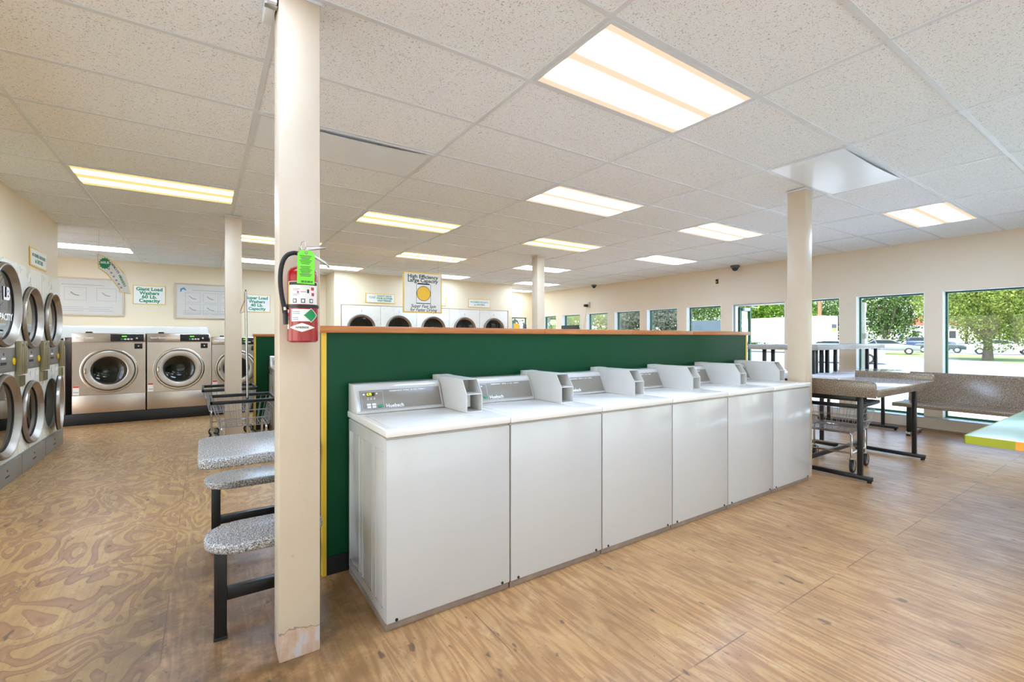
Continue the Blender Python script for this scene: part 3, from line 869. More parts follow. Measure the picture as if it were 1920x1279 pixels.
# ------------------------------------------------------------------ steel front-loading washers
def front_washer(label, wd, ht, rx, rz, r, letters=True):
    t = thing('front_loading_washer', label, 'washing machine', (0, 0, 0), 0, 'steel front-loading washers on the black plinth')
    MB().box(0.002, 0.36, 0.0, wd - 0.002, 0.95, ht, 0.004).box(0.002, 0.02, ht - 0.03, wd - 0.002, 0.36, ht, 0.002).box(0.002, 0.02, 0.0, 0.012, 0.36, ht - 0.03).box(wd - 0.012, 0.02, 0, wd - 0.002, 0.36, ht - 0.03).build('cabinet', 'steel', t)
    hp = ht * 0.885
    MB().plate_hole(0.003, 0.278, wd - 0.003, hp - 0.003, 0.0, 0.018, (rx, rz, r * 0.80)).build('front_panel', 'steel', t, False)
    MB().box(0.003, 0.0, 0.003, wd - 0.003, 0.018, 0.274, 0.002).build('lower_panel', 'steel', t)
    up = MB().box(0.003, -0.004, hp, wd - 0.003, 0.018, ht - 0.004, 0.003).build('upper_panel', 'steelb', t)
    cp = MB().box(wd * 0.51, -0.008, hp + 0.012, wd * 0.975, -0.0045, ht - 0.016, 0.001).build('control_panel', 'black', t)
    zc = (hp + ht) / 2
    MB().box(wd * 0.665, -0.0095, zc + 0.012, wd * 0.735, -0.0082, zc + 0.030).build('display', 'ledgreen', cp)
    for k in range(4):
        MB().box(wd * (0.65 + 0.045 * k), -0.0105, zc - 0.035, wd * (0.65 + 0.045 * k) + 0.028, -0.0082, zc - 0.012, 0.002).build('cycle_button', 'btn' if k else 'btngreen', cp)
    MB().lathe([(0, -0.011), (0.013, -0.0105), (0.015, -0.0082)], 'y', 16, (wd * 0.875, 0, zc - 0.008)).build('keyhole', 'steelb', cp)
    lettering('nameplate', 'Speed Queen', 0.038, 'lettering', up, (wd * 0.17, -0.0046, zc), bold=0.0008, width=wd * 0.23)
    lk = MB().box(wd * 0.84, -0.012, hp - 0.105, wd * 0.955, -0.0005, hp - 0.022, 0.004).build('lock_box', 'black', t)
    MB().lathe([(0, -0.0155), (0.010, -0.015), (0.012, -0.0122)], 'y', 14, (wd * 0.90, 0, hp - 0.063)).build('lock', 'chrome', lk)
    MB().lathe([(r * 1.06, 0.0), (r * 1.06, -0.012), (r * 1.02, -0.018), (r * 0.965, -0.016), (r * 0.955, 0.0)], 'y', 72, (rx, 0, rz)).build('door_surround', 'steelb', t)
    door = MB().lathe([(r * 0.93, -0.002), (r * 0.93, -0.028), (r * 0.90, -0.038), (r * 0.72, -0.044), (r * 0.665, -0.036), (r * 0.645, -0.010)], 'y', 72, (rx, 0, rz)).build('door', 'satinb', t)
    MB().lathe([(r * 0.952, -0.001), (r * 0.952, -0.006), (r * 0.932, -0.006)], 'y', 64, (rx, 0, rz)).build('gasket', 'rubber', door)
    MB().lathe([(r * 0.655, -0.028), (r * 0.60, -0.020), (r * 0.595, 0.0)], 'y', 64, (rx, 0, rz)).build('glass_seal', 'rubber', door)
    MB().lathe([(r * 0.60, -0.006), (r * 0.45, 0.03), (r * 0.22, 0.045), (0, 0.05)], 'y', 48, (rx, 0, rz)).build('door_glass', 'darkglass', door)
    MB().tube([(rx - r * 0.83, -0.036, rz - 0.035), (rx - r * 0.845, -0.066, rz - 0.02), (rx - r * 0.845, -0.066, rz + 0.02), (rx - r * 0.83, -0.036, rz + 0.035)], 0.011, 8).build('handle', 'steelb', door)
    MB().lathe([(r * 0.78, 0.03), (r * 0.78, 0.30), (0.03, 0.33), (0, 0.33)], 'y', 40, (rx, 0, rz)).build('drum', 'drum', t)
    MB().lathe([(0.06, 0.325), (0.06, 0.305), (0, 0.300)], 'y', 24, (rx, 0, rz)).build('drum_hub', 'steelb', t)
    st = MB().box(0.012, -0.0012, 0.285, 0.082, -0.0002, 0.42).build('warning_sticker', 'card', t)
    MB().box(0.014, -0.0018, 0.395, 0.080, -0.0013, 0.418).build('sticker_band', 'inkred', st)
    MB().box(0.018, -0.0018, 0.318, 0.076, -0.0013, 0.330).build('sticker_text', 'inkgrey', st)
    MB().prism([(wd * 0.16, ht), (wd * 0.26, ht), (wd * 0.245, ht + 0.022), (wd * 0.175, ht + 0.022)], 0.06, 0.12, 'y').build('supply_lid', 'black', t)
    return t
for lab, x, wd, ht, rx, rz, r in (
    ('steel front-loading washer, wholly in view nearest the left dryers', -1.655, 0.868, 1.22, 0.432, 0.645, 0.325),
    ('steel front-loading washer, second from the left dryers', -0.772, 0.850, 1.22, 0.425, 0.640, 0.325),
    ('smaller steel front-loading washer partly hidden by the pale pillar', 0.098, 0.700, 1.165, 0.36, 0.62, 0.30),
    ('sliver of a steel washer between the dryers and the first full one', -2.385, 0.660, 1.155, 0.33, 0.62, 0.28)):
    o = front_washer(lab, wd, ht, rx, rz, r)
    o.location = (x, 9.37, 0.17)
pl = thing('plinth', 'black plinth under the row of steel front-loading washers', 'plinth', (-2.6, 9.37, 0))
MB().box(0, -0.012, 0.0, 4.2, 1.0, 0.168, 0.004).build('base', 'black', pl)

# ------------------------------------------------------------------ notices
def board(label, x0, z0, x1, z1, nbox):
    t = thing('notice_board', label, 'notice board', (x0, 10.998, z0))
    w, h = x1 - x0, z1 - z0
    MB().box(0.02, -0.02, 0.02, w - 0.02, -0.001, h - 0.02).build('sheet', 'sheet', t)
    f = MB()
    f.box(0, -0.03, 0, w, -0.001, 0.028, 0.004); f.box(0, -0.03, h - 0.028, w, -0.001, h, 0.004)
    f.box(0, -0.03, 0.028, 0.028, -0.001, h - 0.028, 0.004); f.box(w - 0.028, -0.03, 0.028, w, -0.001, h - 0.028, 0.004)
    f.build('frame', 'beigeframe', t)
    d = MB()
    def rect(a, b, c, e):
        for q in ((a, b, c, b + 0.004), (a, e - 0.004, c, e), (a, b + 0.004, a + 0.004, e - 0.004), (c - 0.004, b + 0.004, c, e - 0.004)):
            d.box(q[0], -0.0212, q[1], q[2], -0.0201, q[3])
    for (a, b, c, e) in nbox:
        rect(w * a, h * b, w * c, h * e)
        mx, mz = w * (a + c) / 2, h * (b + e) / 2
        d.tube([(mx - 0.06, -0.0208, mz + 0.03), (mx - 0.01, -0.0208, mz - 0.015), (mx + 0.05, -0.0208, mz - 0.03)], 0.008, 6)
    for k in range(3):
        d.box(w * 0.12, -0.0212, h * (0.12 + 0.05 * k), w * (0.5 + 0.1 * (k % 2)), -0.0201, h * (0.128 + 0.05 * k))
        d.box(w * 0.56, -0.0212, h * (0.12 + 0.05 * k), w * (0.86 - 0.05 * (k % 2)), -0.0201, h * (0.128 + 0.05 * k))
    d.box(w * 0.25, -0.0212, h * 0.80, w * 0.75, -0.0201, h * 0.812)
    d.build('diagrams', 'inkgrey', t)
    lg = MB().tube([(0.09, -0.0208, h - 0.17), (0.10, -0.0208, h - 0.12), (0.14, -0.0208, h - 0.10), (0.18, -0.0208, h - 0.14)], [0.008, 0.016, 0.018, 0.006], 8)
    lg.build('emblem', 'inkblue', t)
    return t
board('framed notice with diagrams behind the hanging arrow sign', -2.35, 1.712, -1.228, 2.385, [(0.28, 0.40, 0.54, 0.74), (0.66, 0.40, 0.90, 0.74)])
board('framed notice with six diagrams left of the pale pillar', -0.48, 1.694, 0.60, 2.383, [(0.15, 0.46, 0.38, 0.74), (0.42, 0.46, 0.65, 0.74), (0.68, 0.46, 0.92, 0.74), (0.15, 0.14, 0.38, 0.42), (0.42, 0.14, 0.65, 0.42), (0.68, 0.14, 0.92, 0.42)])

def sign(name, label, w, h, lines, loc, rz=0.0, edge='goldedge', face='card', bw=0.018, cat='sign'):
    """lines = (text, size, x, z, material, bold, shear, width)"""
    t = thing(name, label, cat, loc, rz)
    MB().box(0, -0.008, 0, w, -0.001, h, 0.002).build('border', edge, t)
    MB().box(bw, -0.0095, bw, w - bw, -0.0082, h - bw).build('face', face, t)
    for s, sz, x, z, m, b, sh, wdt in lines:
        lettering('lettering', s, sz, m, t, (x, -0.0102, z), bold=b, shear=sh, width=wdt)
    return t
def cap(l1, l2, w, h):
    return [(l1, 0.085, w / 2, h * 0.80, 'inkgreen', 0.003, 0, w * 0.80), ('Washers', 0.085, w / 2, h * 0.59, 'inkgreen', 0.003, 0, w * 0.60),
            (l2, 0.085, w / 2, h * 0.39, 'inkgreen', 0.003, 0, w * 0.46), ('Capacity', 0.085, w / 2, h * 0.19, 'inkgreen', 0.003, 0, w * 0.64)]
sign('capacity_sign', 'gold-edged green lettered sign for the 60 Lb. washers on the back wall', 0.49, 0.355, cap('Giant Load', '60 Lb.', 0.49, 0.355), (-1.11, 10.998, 1.945), bw=0.014)
sign('capacity_sign', 'gold-edged sign for the 40 Lb. washers between the two left pillars', 0.50, 0.37, cap('Super Load', '40 Lb.', 0.50, 0.37), (0.66, 10.998, 1.855), bw=0.014)
def dry(w, h):
    return [('NO RUBBER OR PLASTIC', 0.05, w / 2, h * 0.62, 'inkgreen', 0.0005, 0, w * 0.80), ('in DRYERS', 0.06, w / 2, h * 0.33, 'inkgreen', 0.001, 0, w * 0.46)]
sign('dryer_sign', 'gold-edged dryer warning sign above the left wall dryers', 0.60, 0.205, dry(0.60, 0.205), (-1.528, 6.81, 2.075), PI / 2)
sign('dryer_sign', 'gold-edged dryer warning sign at the right of the back wall', 0.645, 0.222, dry(0.645, 0.222), (5.48, 10.198, 2.082))
sign('notice_sign', 'gold-edged notice about unattended clothes left of the hanging sign', 0.66, 0.215,
     [('PLEASE', 0.07, 0.14, 0.125, 'inkgreen', 0.0, 0.4, 0.15), ("DON'T LEAVE", 0.05, 0.42, 0.158, 'inkgreen', 0.001, 0, 0.32), ('YOUR CLOTHES', 0.05, 0.42, 0.107, 'inkgreen', 0.002, 0, 0.36), ('UNATTENDED', 0.05, 0.42, 0.056, 'inkgreen', 0.002, 0, 0.32)],
     (2.935, 10.198, 2.09))
sign('notice_sign', 'gold-edged notice mostly hidden behind the hanging washer sign', 0.62, 0.215, [], (4.25, 10.198, 2.085))

# hanging washer sign (a plain machine with a yellow round door)
hs = thing('hanging_sign', 'large hanging high efficiency washer sign with yellow disc above the partition', 'sign', (2.60, 7.0, 1.718))
HW, HH = 0.672, 0.66
MB().box(0, 0.0, 0, HW, 0.012, HH, 0.002).build('border', 'goldedge', hs)
MB().box(0.022, -0.0015, 0.022, HW - 0.022, -0.0002, HH - 0.022).build('face', 'card', hs)
lettering('lettering', 'High Efficiency', 0.085, 'inkdark', hs, (HW / 2, -0.0022, HH * 0.885), bold=0.002, width=0.52)
lettering('lettering', 'Large Capacity', 0.085, 'inkdark', hs, (HW / 2, -0.0022, HH * 0.79), bold=0.002, width=0.52)
lettering('lettering', 'Super Fast Spin', 0.075, 'inkdark', hs, (HW / 2 + 0.01, -0.0022, HH * 0.165), bold=0.001, shear=0.25, width=0.43)
lettering('lettering', 'for Faster Drying', 0.075, 'inkdark', hs, (HW / 2 + 0.01, -0.0022, HH * 0.075), bold=0.001, shear=0.25, width=0.46)
dm = MB().box(0.222, -0.0024, 0.150, 0.472, -0.0016, 0.162).box(0.222, -0.0024, 0.162, 0.227, -0.0016, 0.46).box(0.467, -0.0024, 0.162, 0.472, -0.0016, 0.46)
dm.prism([(0.222, 0.46), (0.472, 0.46), (0.435, 0.482), (0.255, 0.482)], -0.0024, -0.0016, 'y')
dm.lathe([(0.121, -0.0030), (0.121, -0.0016), (0.0, -0.0016)], 'y', 40, (0.347, 0, 0.315))
dm.build('machine_drawing', 'inkblack', hs)
MB().lathe([(0, -0.0040), (0.113, -0.0040), (0.113, -0.0031)], 'y', 40, (0.347, 0, 0.315)).build('round_door', 'discyellow', hs)
hw = MB()
for x in (0.06, HW - 0.06): hw.tube([(x, 0.006, HH), (x, 0.006, HC - 1.718)], 0.002, 5)
hw.build('hanging_wire', 'alu', hs)

# hanging arrow sign
ar = thing('arrow_sign', 'curved white hanging arrow with green starburst pointing at the steel washers', 'sign', (-1.17, 8.0, 1.90))
def arrow_pts(scale=1.0):
    out = []
    top = [(0.0, 0.512), (0.10, 0.475), (0.19, 0.40), (0.262, 0.30), (0.278, 0.262), (0.284, 0.276), (0.346, 0.002)]
    bot = [(0.215, 0.022), (0.222, 0.058), (0.16, 0.162), (0.09, 0.262), (0.035, 0.305), (0.012, 0.318)]
    return top + bot
def inset(pts, k):
    cx = sum(p[0] for p in pts) / len(pts); cz = sum(p[1] for p in pts) / len(pts)
    n = len(pts); out = []
    for i in range(n):
        a, p, b = Vector(pts[i - 1]), Vector(pts[i]), Vector(pts[(i + 1) % n])
        d1 = (p - a).normalized(); d2 = (b - p).normalized()
        n1 = Vector((d1.y, -d1.x)); n2 = Vector((d2.y, -d2.x))
        v = (n1 + n2); v = v / max(0.35, v.length) 
        out.append((p.x + v.x * k, p.y + v.y * k))
    return out
ap = arrow_pts()
MB().prism(ap, 0.0, 0.006, 'y').build('border', 'goldedge', ar)
MB().prism(inset(ap, 0.011), -0.0012, -0.0002, 'y').build('face', 'card', ar)
sb = [(0.078 + (0.062 if k % 2 else 0.050) * math.cos(PI * k / 14), 0.395 + (0.078 if k % 2 else 0.064) * math.sin(PI * k / 14)) for k in range(28)]
MB().prism(sb, -0.0024, -0.0014, 'y').build('starburst', 'inkgreen', ar)
lettering('starburst_lettering', '60LB', 0.042, 'lettering', ar, (0.078, -0.003, 0.405), bold=0.001, width=0.09)
for k, ch in enumerate('CAPACITY WASHERS'):
    if ch == ' ': continue
    u = k / 15.0
    x = 0.135 + 0.145 * u ** 0.85; z = 0.405 - 0.295 * u ** 1.12
    tl = math.radians(-38 - 30 * u)
    lettering('lettering', ch, 0.036, 'inkdark' if k < 8 else 'inkgreen', ar, (x, -0.002, z), (math.cos(tl), 0, math.sin(tl)), (-math.sin(tl), 0, math.cos(tl)), bold=0.001)
dt = MB()
for k in range(6):
    u = k / 5.0
    dt.lathe([(0, -0.002), (0.012, -0.002), (0.012, -0.0014)], 'y', 10, (0.118 + 0.125 * u, 0, 0.325 - 0.24 * u))
dt.build('washer_marks', 'inkgrey', ar)
aw = MB().tube([(0.02, 0.003, 0.505), (0.02, 0.003, HC - 1.90)], 0.0015, 5).tube([(0.27, 0.003, 0.29), (0.27, 0.003, HC - 1.90)], 0.0015, 5)
aw.build('hanging_wire', 'alu', ar)

# ------------------------------------------------------------------ fire extinguisher on the near pillar
R = 0.056
ex = thing('fire_extinguisher', 'red fire extinguisher strapped to the near cream pillar', 'fire extinguisher', (0.3265, 1.999, 1.297))
MB().lathe([(0, 0.004), (R * 0.86, 0.0), (R, 0.006), (R, 0.262), (R * 0.97, 0.279), (R * 0.80, 0.293), (R * 0.45, 0.302), (0.018, 0.304), (0.018, 0.318), (0, 0.318)], 'z', 48).build('cylinder', 'red', ex)
MB().lathe([(0.021, 0.318), (0.021, 0.334), (0.015, 0.340), (0.015, 0.366), (0.009, 0.370), (0, 0.372)], 'z', 20).build('valve', 'steelb', ex)
def cur(r, a0, a1, z0, z1, n=20):
    return MB().lathe([(r, z0), (r, z1)], 'z', n, a0=math.radians(a0), a1=math.radians(a1))
st = MB().lathe([(R + 0.0008, 0.135), (R + 0.0030, 0.135), (R + 0.0030, 0.147), (R + 0.0008, 0.147)], 'z', 48)
st.box(-0.006, R - 0.002, 0.130, 0.006, 0.0645, 0.152)
st.box(-R - 0.018, -0.012, 0.136, -R + 0.002, 0.004, 0.150, 0.002)
st.build('strap', 'black', ex)
lb = cur(R + 0.0006, 196, 330, 0.149, 0.238).build('instruction_label', 'card', ex)
cur(R + 0.0010, 199, 327, 0.224, 0.236).build('label_header', 'inkblack', lb)
for a0, a1 in ((196, 203), (323, 330)): cur(R + 0.0011, a0, a1, 0.150, 0.236, 4).build('label_edge', 'goldedge', lb)
for a in (223, 254, 285):
    cur(R + 0.0011, a, a + 15, 0.154, 0.170, 6).build('class_icon', 'inkblack', lb)
    cur(R + 0.0015, a + 3, a + 12, 0.157, 0.167, 6).build('class_symbol', 'card', lb)
for a0, a1, z0, z1, m in ((222, 250, 0.207, 0.209, 'inkgrey'), (222, 244, 0.202, 0.204, 'inkgrey'), (222, 250, 0.187, 0.189, 'inkgrey'), (222, 240, 0.182, 0.184, 'inkgrey'), (252, 272, 0.196, 0.198, 'inkred'), (240, 246, 0.192, 0.199, 'inkred'), (276, 284, 0.192, 0.207, 'inkblack'), (292, 305, 0.204, 0.216, 'inkred'), (294, 306, 0.182, 0.194, 'inkred')):
    cur(R + 0.0012, a0, a1, z0, z1, 6).build('label_print', m, lb)
wl_ = cur(R + 0.0006, 216, 290, 0.082, 0.130).build('hazard_label', 'card', ex)
for z in (0.118, 0.111, 0.095, 0.088):
    cur(R + 0.0010, 220, 250 - (z < 0.1) * 6, z, z + 0.003, 6).build('label_print', 'inkgrey', wl_)
def bent_diamond(aw, zh, zc, ac, r):
    bm = bmesh.new(); n = 12; top = []; bot = []
    for k in range(n + 1):
        f = -1 + 2 * k / n
        a = math.radians(ac + aw * f); h = zh * (1 - abs(f))
        top.append(bm.verts.new((r * math.cos(a), r * math.sin(a), zc + h + 1e-5))); bot.append(bm.verts.new((r * math.cos(a), r * math.sin(a), zc - h - 1e-5)))
    for k in range(n): bm.faces.new((bot[k], bot[k + 1], top[k + 1], top[k]))
    mb = MB(); mb.bm.free(); mb.bm = bm
    return mb
bent_diamond(32, 0.0285, 0.106, 292, R + 0.0009).build('hazard_diamond_border', 'card', wl_)
bent_diamond(28, 0.025, 0.106, 292, R + 0.0014).build('hazard_diamond', 'hazard', wl_)
em = bent_diamond(52, 0.0175, 0.058, 258, R + 0.0009).build('emblem', 'card', ex)
ea = math.radians(258)
lettering('emblem_lettering', 'AMEREX', 0.0095, 'inkblack', em, ((R + 0.0016) * math.cos(ea), (R + 0.0016) * math.sin(ea), 0.058), (-math.sin(ea), math.cos(ea), 0), (0, 0, 1), bold=0.0, width=0.050, bend=R)
for k, (z0, z1, m) in enumerate(((0.052, 0.072, 'card'), (0.072, 0.086, 'sunorange'), (0.086, 0.100, 'inkblue'), (0.100, 0.116, 'inkred'), (0.116, 0.128, 'card'))):
    cur(R + 0.0007, 186, 200, z0, z1, 5).build('service_sticker', m, ex)
def smooth_path(P, k=6):
    P = [Vector(p) for p in P]; out = []
    for i in range(len(P) - 1):
        a, b, c, d = P[max(i - 1, 0)], P[i], P[i + 1], P[min(i + 2, len(P) - 1)]
        for j in range(k):
            t = j / k
            out.append(0.5 * ((2 * b) + (c - a) * t + (2 * a - 5 * b + 4 * c - d) * t * t + (3 * b - a - 3 * c + d) * t ** 3))
    return out + [P[-1]]
hz = MB().tube(smooth_path([(-0.014, -0.004, 0.352), (-0.034, -0.006, 0.353), (-0.058, -0.006, 0.341), (-0.074, -0.005, 0.312), (-0.081, -0.004, 0.27), (-0.081, -0.003, 0.225), (-0.076, -0.003, 0.18), (-0.069, -0.004, 0.14), (-0.066, -0.004, 0.115)]), 0.0085, 16)
hz.build('hose', 'rubber', ex)
MB().tube([(-0.066, -0.004, 0.138), (-0.065, -0.004, 0.126)], 0.0098, 14).build('nozzle_collar', 'steelb', ex)
MB().tube([(-0.065, -0.004, 0.126), (-0.060, -0.004, 0.070)], [0.0085, 0.0115], 14).build('nozzle', 'black', ex)
MB().prism([(0.004, 0.372), (0.012, 0.380), (0.080, 0.392), (0.087, 0.390), (0.087, 0.384), (0.012, 0.366), (0.004, 0.362)], -0.011, 0.011, 'y', 0.002).build('carry_handle', 'chrome', ex)
MB().prism([(0.010, 0.352), (0.036, 0.346), (0.090, 0.316), (0.102, 0.305), (0.100, 0.313), (0.088, 0.326), (0.036, 0.356), (0.010, 0.360)], -0.010, 0.010, 'y', 0.0012).build('squeeze_lever', 'chrome', ex)
pn = MB().tube([(0.0 + 0.012 * math.cos(a) * 0.7, -0.012, 0.384 + 0.018 * math.sin(a)) for a in [2 * PI * k / 20 for k in range(20)]], 0.0016, 6, True)
pn.tube([(-0.012, -0.012, 0.366), (0.014, -0.012, 0.366)], 0.003, 8).lathe([(0.006, 0.362), (0.006, 0.376), (0, 0.378)], 'z', 12, (-0.010, 0, 0))
pn.build('pull_pin', 'chrome', ex)
MB().lathe([(0, -0.018), (0.008, -0.018), (0.009, -0.012)], 'y', 16, (0.030, 0, 0.350)).build('gauge', 'black', ex)
ty = -0.0615
tg = thing('inspection_tag', 'bright green inspection tag hanging on the red fire extinguisher', 'tag', (0.3265, 1.999 + ty, 1.297))
MB().prism([(-0.031, 0.228), (0.032, 0.226), (0.034, 0.343), (0.022, 0.358), (-0.016, 0.359), (-0.029, 0.346)], 0.0, 0.0008, 'y').build('card', 'taggreen', tg)
tx = MB()
for k in range(14):
    z = 0.335 - 0.006 * k
    if k in (6, ): continue
    tx.box(-0.022 + 0.003 * (k % 3), -0.0004, z, 0.022 - 0.004 * ((k * 7) % 3), -0.0001, z + 0.0022)
tx.build('printing', 'inkdark', tg)
lettering('printing', '2013 2014', 0.010, 'inkblack', tg, (0.004, -0.0006, 0.236), bold=0.0002, width=0.042)
MB().lathe([(0.003, -0.0007), (0.006, -0.0007), (0.006, -0.0001)], 'y', 16, (0.002, 0, 0.349)).build('eyelet', 'chrome', tg)
MB().tube([(0.002, -0.001, 0.349), (0.003, 0.012, 0.362), (0.004, 0.030, 0.368)], 0.0008, 5).build('tie', 'card', tg)

# small conduit box by the near pillar's head
jb = thing('conduit_box', 'small grey metal box on the ceiling beside the near pillar', 'box', (0.205, 2.19, HC - 0.06))
MB().box(0, -0.12, 0, 0.038, 0.05, 0.059, 0.003).build('cover', 'tbar', jb)
MB().box(-0.004, -0.10, -0.0025, 0.042, -0.07, -0.0003, 0.0008).build('clip', 'alu', jb)

# ------------------------------------------------------------------ table with two seats at the partition end
ts = thing('table_with_seats', 'grey speckled table joined to two bench seats left of the near pillar', 'table', (0.27, 2.88, 0))
def slab(x0, y0, x1, y1, z0, z1, rad, bev):
    pts = []
    for cx, cy, a in ((x1 - rad, y1 - rad, 0), (x0 + rad, y1 - rad, 90), (x0 + rad, y0 + rad, 180), (x1 - rad, y0 + rad, 270)):
        for k in range(11): pts.append((cx + rad * math.cos(math.radians(a + 9 * k)), cy + rad * math.sin(math.radians(a + 9 * k))))
    return MB().prism(pts, z0, z1, 'z', bev, 3)
ox, oy = 0.27, 2.88
slab(-0.03 - ox, 2.575 - oy, 0.50 - ox, 3.20 - oy, 0.695, 0.742, 0.075, 0.010).build('tabletop', 'terrazzo', ts)
for y in (2.235, 3.225):
    slab(-0.005 - ox, y - oy, 0.475 - ox, y + 0.31 - oy, 0.408, 0.452, 0.15, 0.012).build('seat', 'terrazzo', ts)
    yc = y + 0.155 - oy
    for x in (0.033, 0.40):
        MB().box(x - ox, yc - 0.024, 0.012, x + 0.048 - ox, yc + 0.024, 0.407, 0.003).build('leg', 'blackm', ts)
        MB().box(x - 0.002 - ox, yc - 0.026, 0.0, x + 0.05 - ox, yc + 0.026, 0.013, 0.002).build('foot_cap', 'rubber', ts)
    MB().box(0.081 - ox, yc - 0.02, 0.165, 0.40 - ox, yc + 0.02, 0.213, 0.002).build('brace', 'blackm', ts)
MB().box(0.385 - ox, 2.41 - oy, 0.168, 0.388 + 0.04 - ox, 3.36 - oy, 0.210, 0.002).build('beam', 'blackm', ts)
MB().box(0.38 - ox, 2.85 - oy, 0.211, 0.435 - ox, 2.92 - oy, 0.67, 0.003).box(0.33 - ox, 2.70 - oy, 0.67, 0.47 - ox, 3.08 - oy, 0.694).build('pedestal', 'blackm', ts)

# ------------------------------------------------------------------ wire laundry carts
def cart(label, pole=False):
    t = thing('laundry_cart', label, 'cart', (0, 0, 0), 0, 'wire laundry carts')
    a, b, c, d = 0.29, 0.32, 0.225, 0.255       # half sizes: rim x,y  bottom x,y
    zr, zb = 0.66, 0.40
    def loop(x, y, z): return [(-x, -y, z), (x, -y, z), (x, y, z), (-x, y, z)]
    bk = MB()
    for f in (0.0, 0.33, 0.66, 0.95):
        x, y, z = c + (a - c) * f, d + (b - d) * f, zb + (zr - zb) * f
        for p, q in zip(loop(x, y, z), loop(x, y, z)[1:] + loop(x, y, z)[:1]): bk.tube([p, q], 0.0030, 5)
    for k in range(10):
        f = -1 + 2 * (k + 0.5) / 10
        for s in (-1, 1):
            bk.tube([(c * f, s * d, zb), (a * f, s * b, zr)], 0.0023, 5)
            bk.tube([(s * c, d * f, zb), (s * a, b * f, zr)], 0.0023, 5)
    for k in range(9):
        f = -1 + 2 * (k + 0.5) / 9
        bk.tube([(c * f, -d, zb), (c * f, d, zb)], 0.0024, 5)
    for k in range(4):
        f = -1 + 2 * (k + 0.5) / 4
        bk.tube([(-c, d * f, zb - 0.003), (c, d * f, zb - 0.003)], 0.003, 5)
    bk.build('wire_basket', 'wiregrey', t)
    rm = MB()
    for p, q in zip(loop(a, b, zr + 0.004), loop(a, b, zr + 0.004)[1:] + loop(a, b, zr + 0.004)[:1]):
        P, Q = Vector(p), Vector(q); dr = (Q - P).normalized() * 0.012
        mid = (P + Q) / 2; ln = (Q - P).length / 2 + 0.012
        if abs(dr.x) > 0: rm.box(mid.x - ln, mid.y - 0.012, mid.z - 0.017, mid.x + ln, mid.y + 0.012, mid.z + 0.017, 0.005)
        else: rm.box(mid.x - 0.012, mid.y - ln, mid.z - 0.017, mid.x + 0.012, mid.y + ln, mid.z + 0.017, 0.005)
    rm.build('bumper_rim', 'black', t)
    fr = MB()
    for sx in (-1, 1):
        fr.tube([(sx * c * 0.9, -d * 0.9, 0.15), (sx * c * 0.9, -d * 0.9, 0.37), (sx * c * 0.9, -d * 0.8, 0.388), (sx * c * 0.9, d * 0.8, 0.388), (sx * c * 0.9, d * 0.9, 0.37), (sx * c * 0.9, d * 0.9, 0.15)], 0.0115, 10)
        fr.tube([(sx * c * 0.9, -d * 0.9, 0.19), (sx * c * 0.9, d * 0.9, 0.19)], 0.009, 8)
    for sy in (-1, 1): fr.tube([(-c * 0.9, sy * d * 0.9, 0.19), (c * 0.9, sy * d * 0.9, 0.19)], 0.009, 8)
    fr.build('tube_frame', 'chrome', t)
    for sx in (-1, 1):
        for sy in (-1, 1):
            x, y = sx * c * 0.9, sy * d * 0.9
            ca = MB().lathe([(0, 0.150), (0.018, 0.149), (0.018, 0.136), (0.008, 0.134)], 'z', 12, (x, y, 0))
            ca.prism([(x - 0.004, 0.138), (x + 0.016, 0.138), (x + 0.046, 0.075), (x + 0.034, 0.052), (x + 0.018, 0.066)], y - 0.021, y - 0.018, 'y')
            ca.prism([(x - 0.004, 0.138), (x + 0.016, 0.138), (x + 0.046, 0.075), (x + 0.034, 0.052), (x + 0.018, 0.066)], y + 0.018, y + 0.021, 'y')
            ca.box(x - 0.004, y - 0.0185, 0.130, x + 0.018, y + 0.0185, 0.137)
            co = ca.build('caster', 'steel', t)
            MB().lathe([(0.046, -0.014), (0.060, -0.013), (0.063, -0.007), (0.063, 0.007), (0.060, 0.013), (0.046, 0.014)], 'y', 32, (x + 0.034, y, 0.0635)).build('tyre', 'rubber', co)
            MB().lathe([(0, -0.013), (0.014, -0.0165), (0.016, -0.012), (0.045, -0.011), (0.045, 0.011), (0.016, 0.012), (0.014, 0.0165), (0, 0.013)], 'y', 28, (x + 0.034, y, 0.0635)).build('wheel_disc', 'wheelgrey', co)
    if pole:
        pp = MB().tube([(0.03, -0.225, 0.19), (0.025, -0.225, 1.0), (0.01, -0.225, 1.80)], 0.0125, 10)
        pp.tube([(0.012, -0.225, 1.74), (-0.035, -0.225, 1.60), (-0.04, -0.225, 1.575), (0.0, -0.225, 1.59)], 0.005, 6)
        pp.tube([(0.010, -0.225, 1.80), (0.010, -0.25, 1.815), (0.010, -0.19, 1.815)], 0.006, 6)
        pp.build('garment_pole', 'chrome', t)
    return t
o = cart('wire laundry cart with tall hanger pole beyond the speckled table', True); o.location = (0.345, 5.79, 0)
o = cart('wire laundry cart beyond the pale pillar near the steel washers'); o.location = (0.27, 7.12, 0)
o = cart('wire laundry cart parked under the granite folding table at right'); o.location = (5.42, 2.14, 0); o.rotation_euler = (0, 0, math.radians(4))

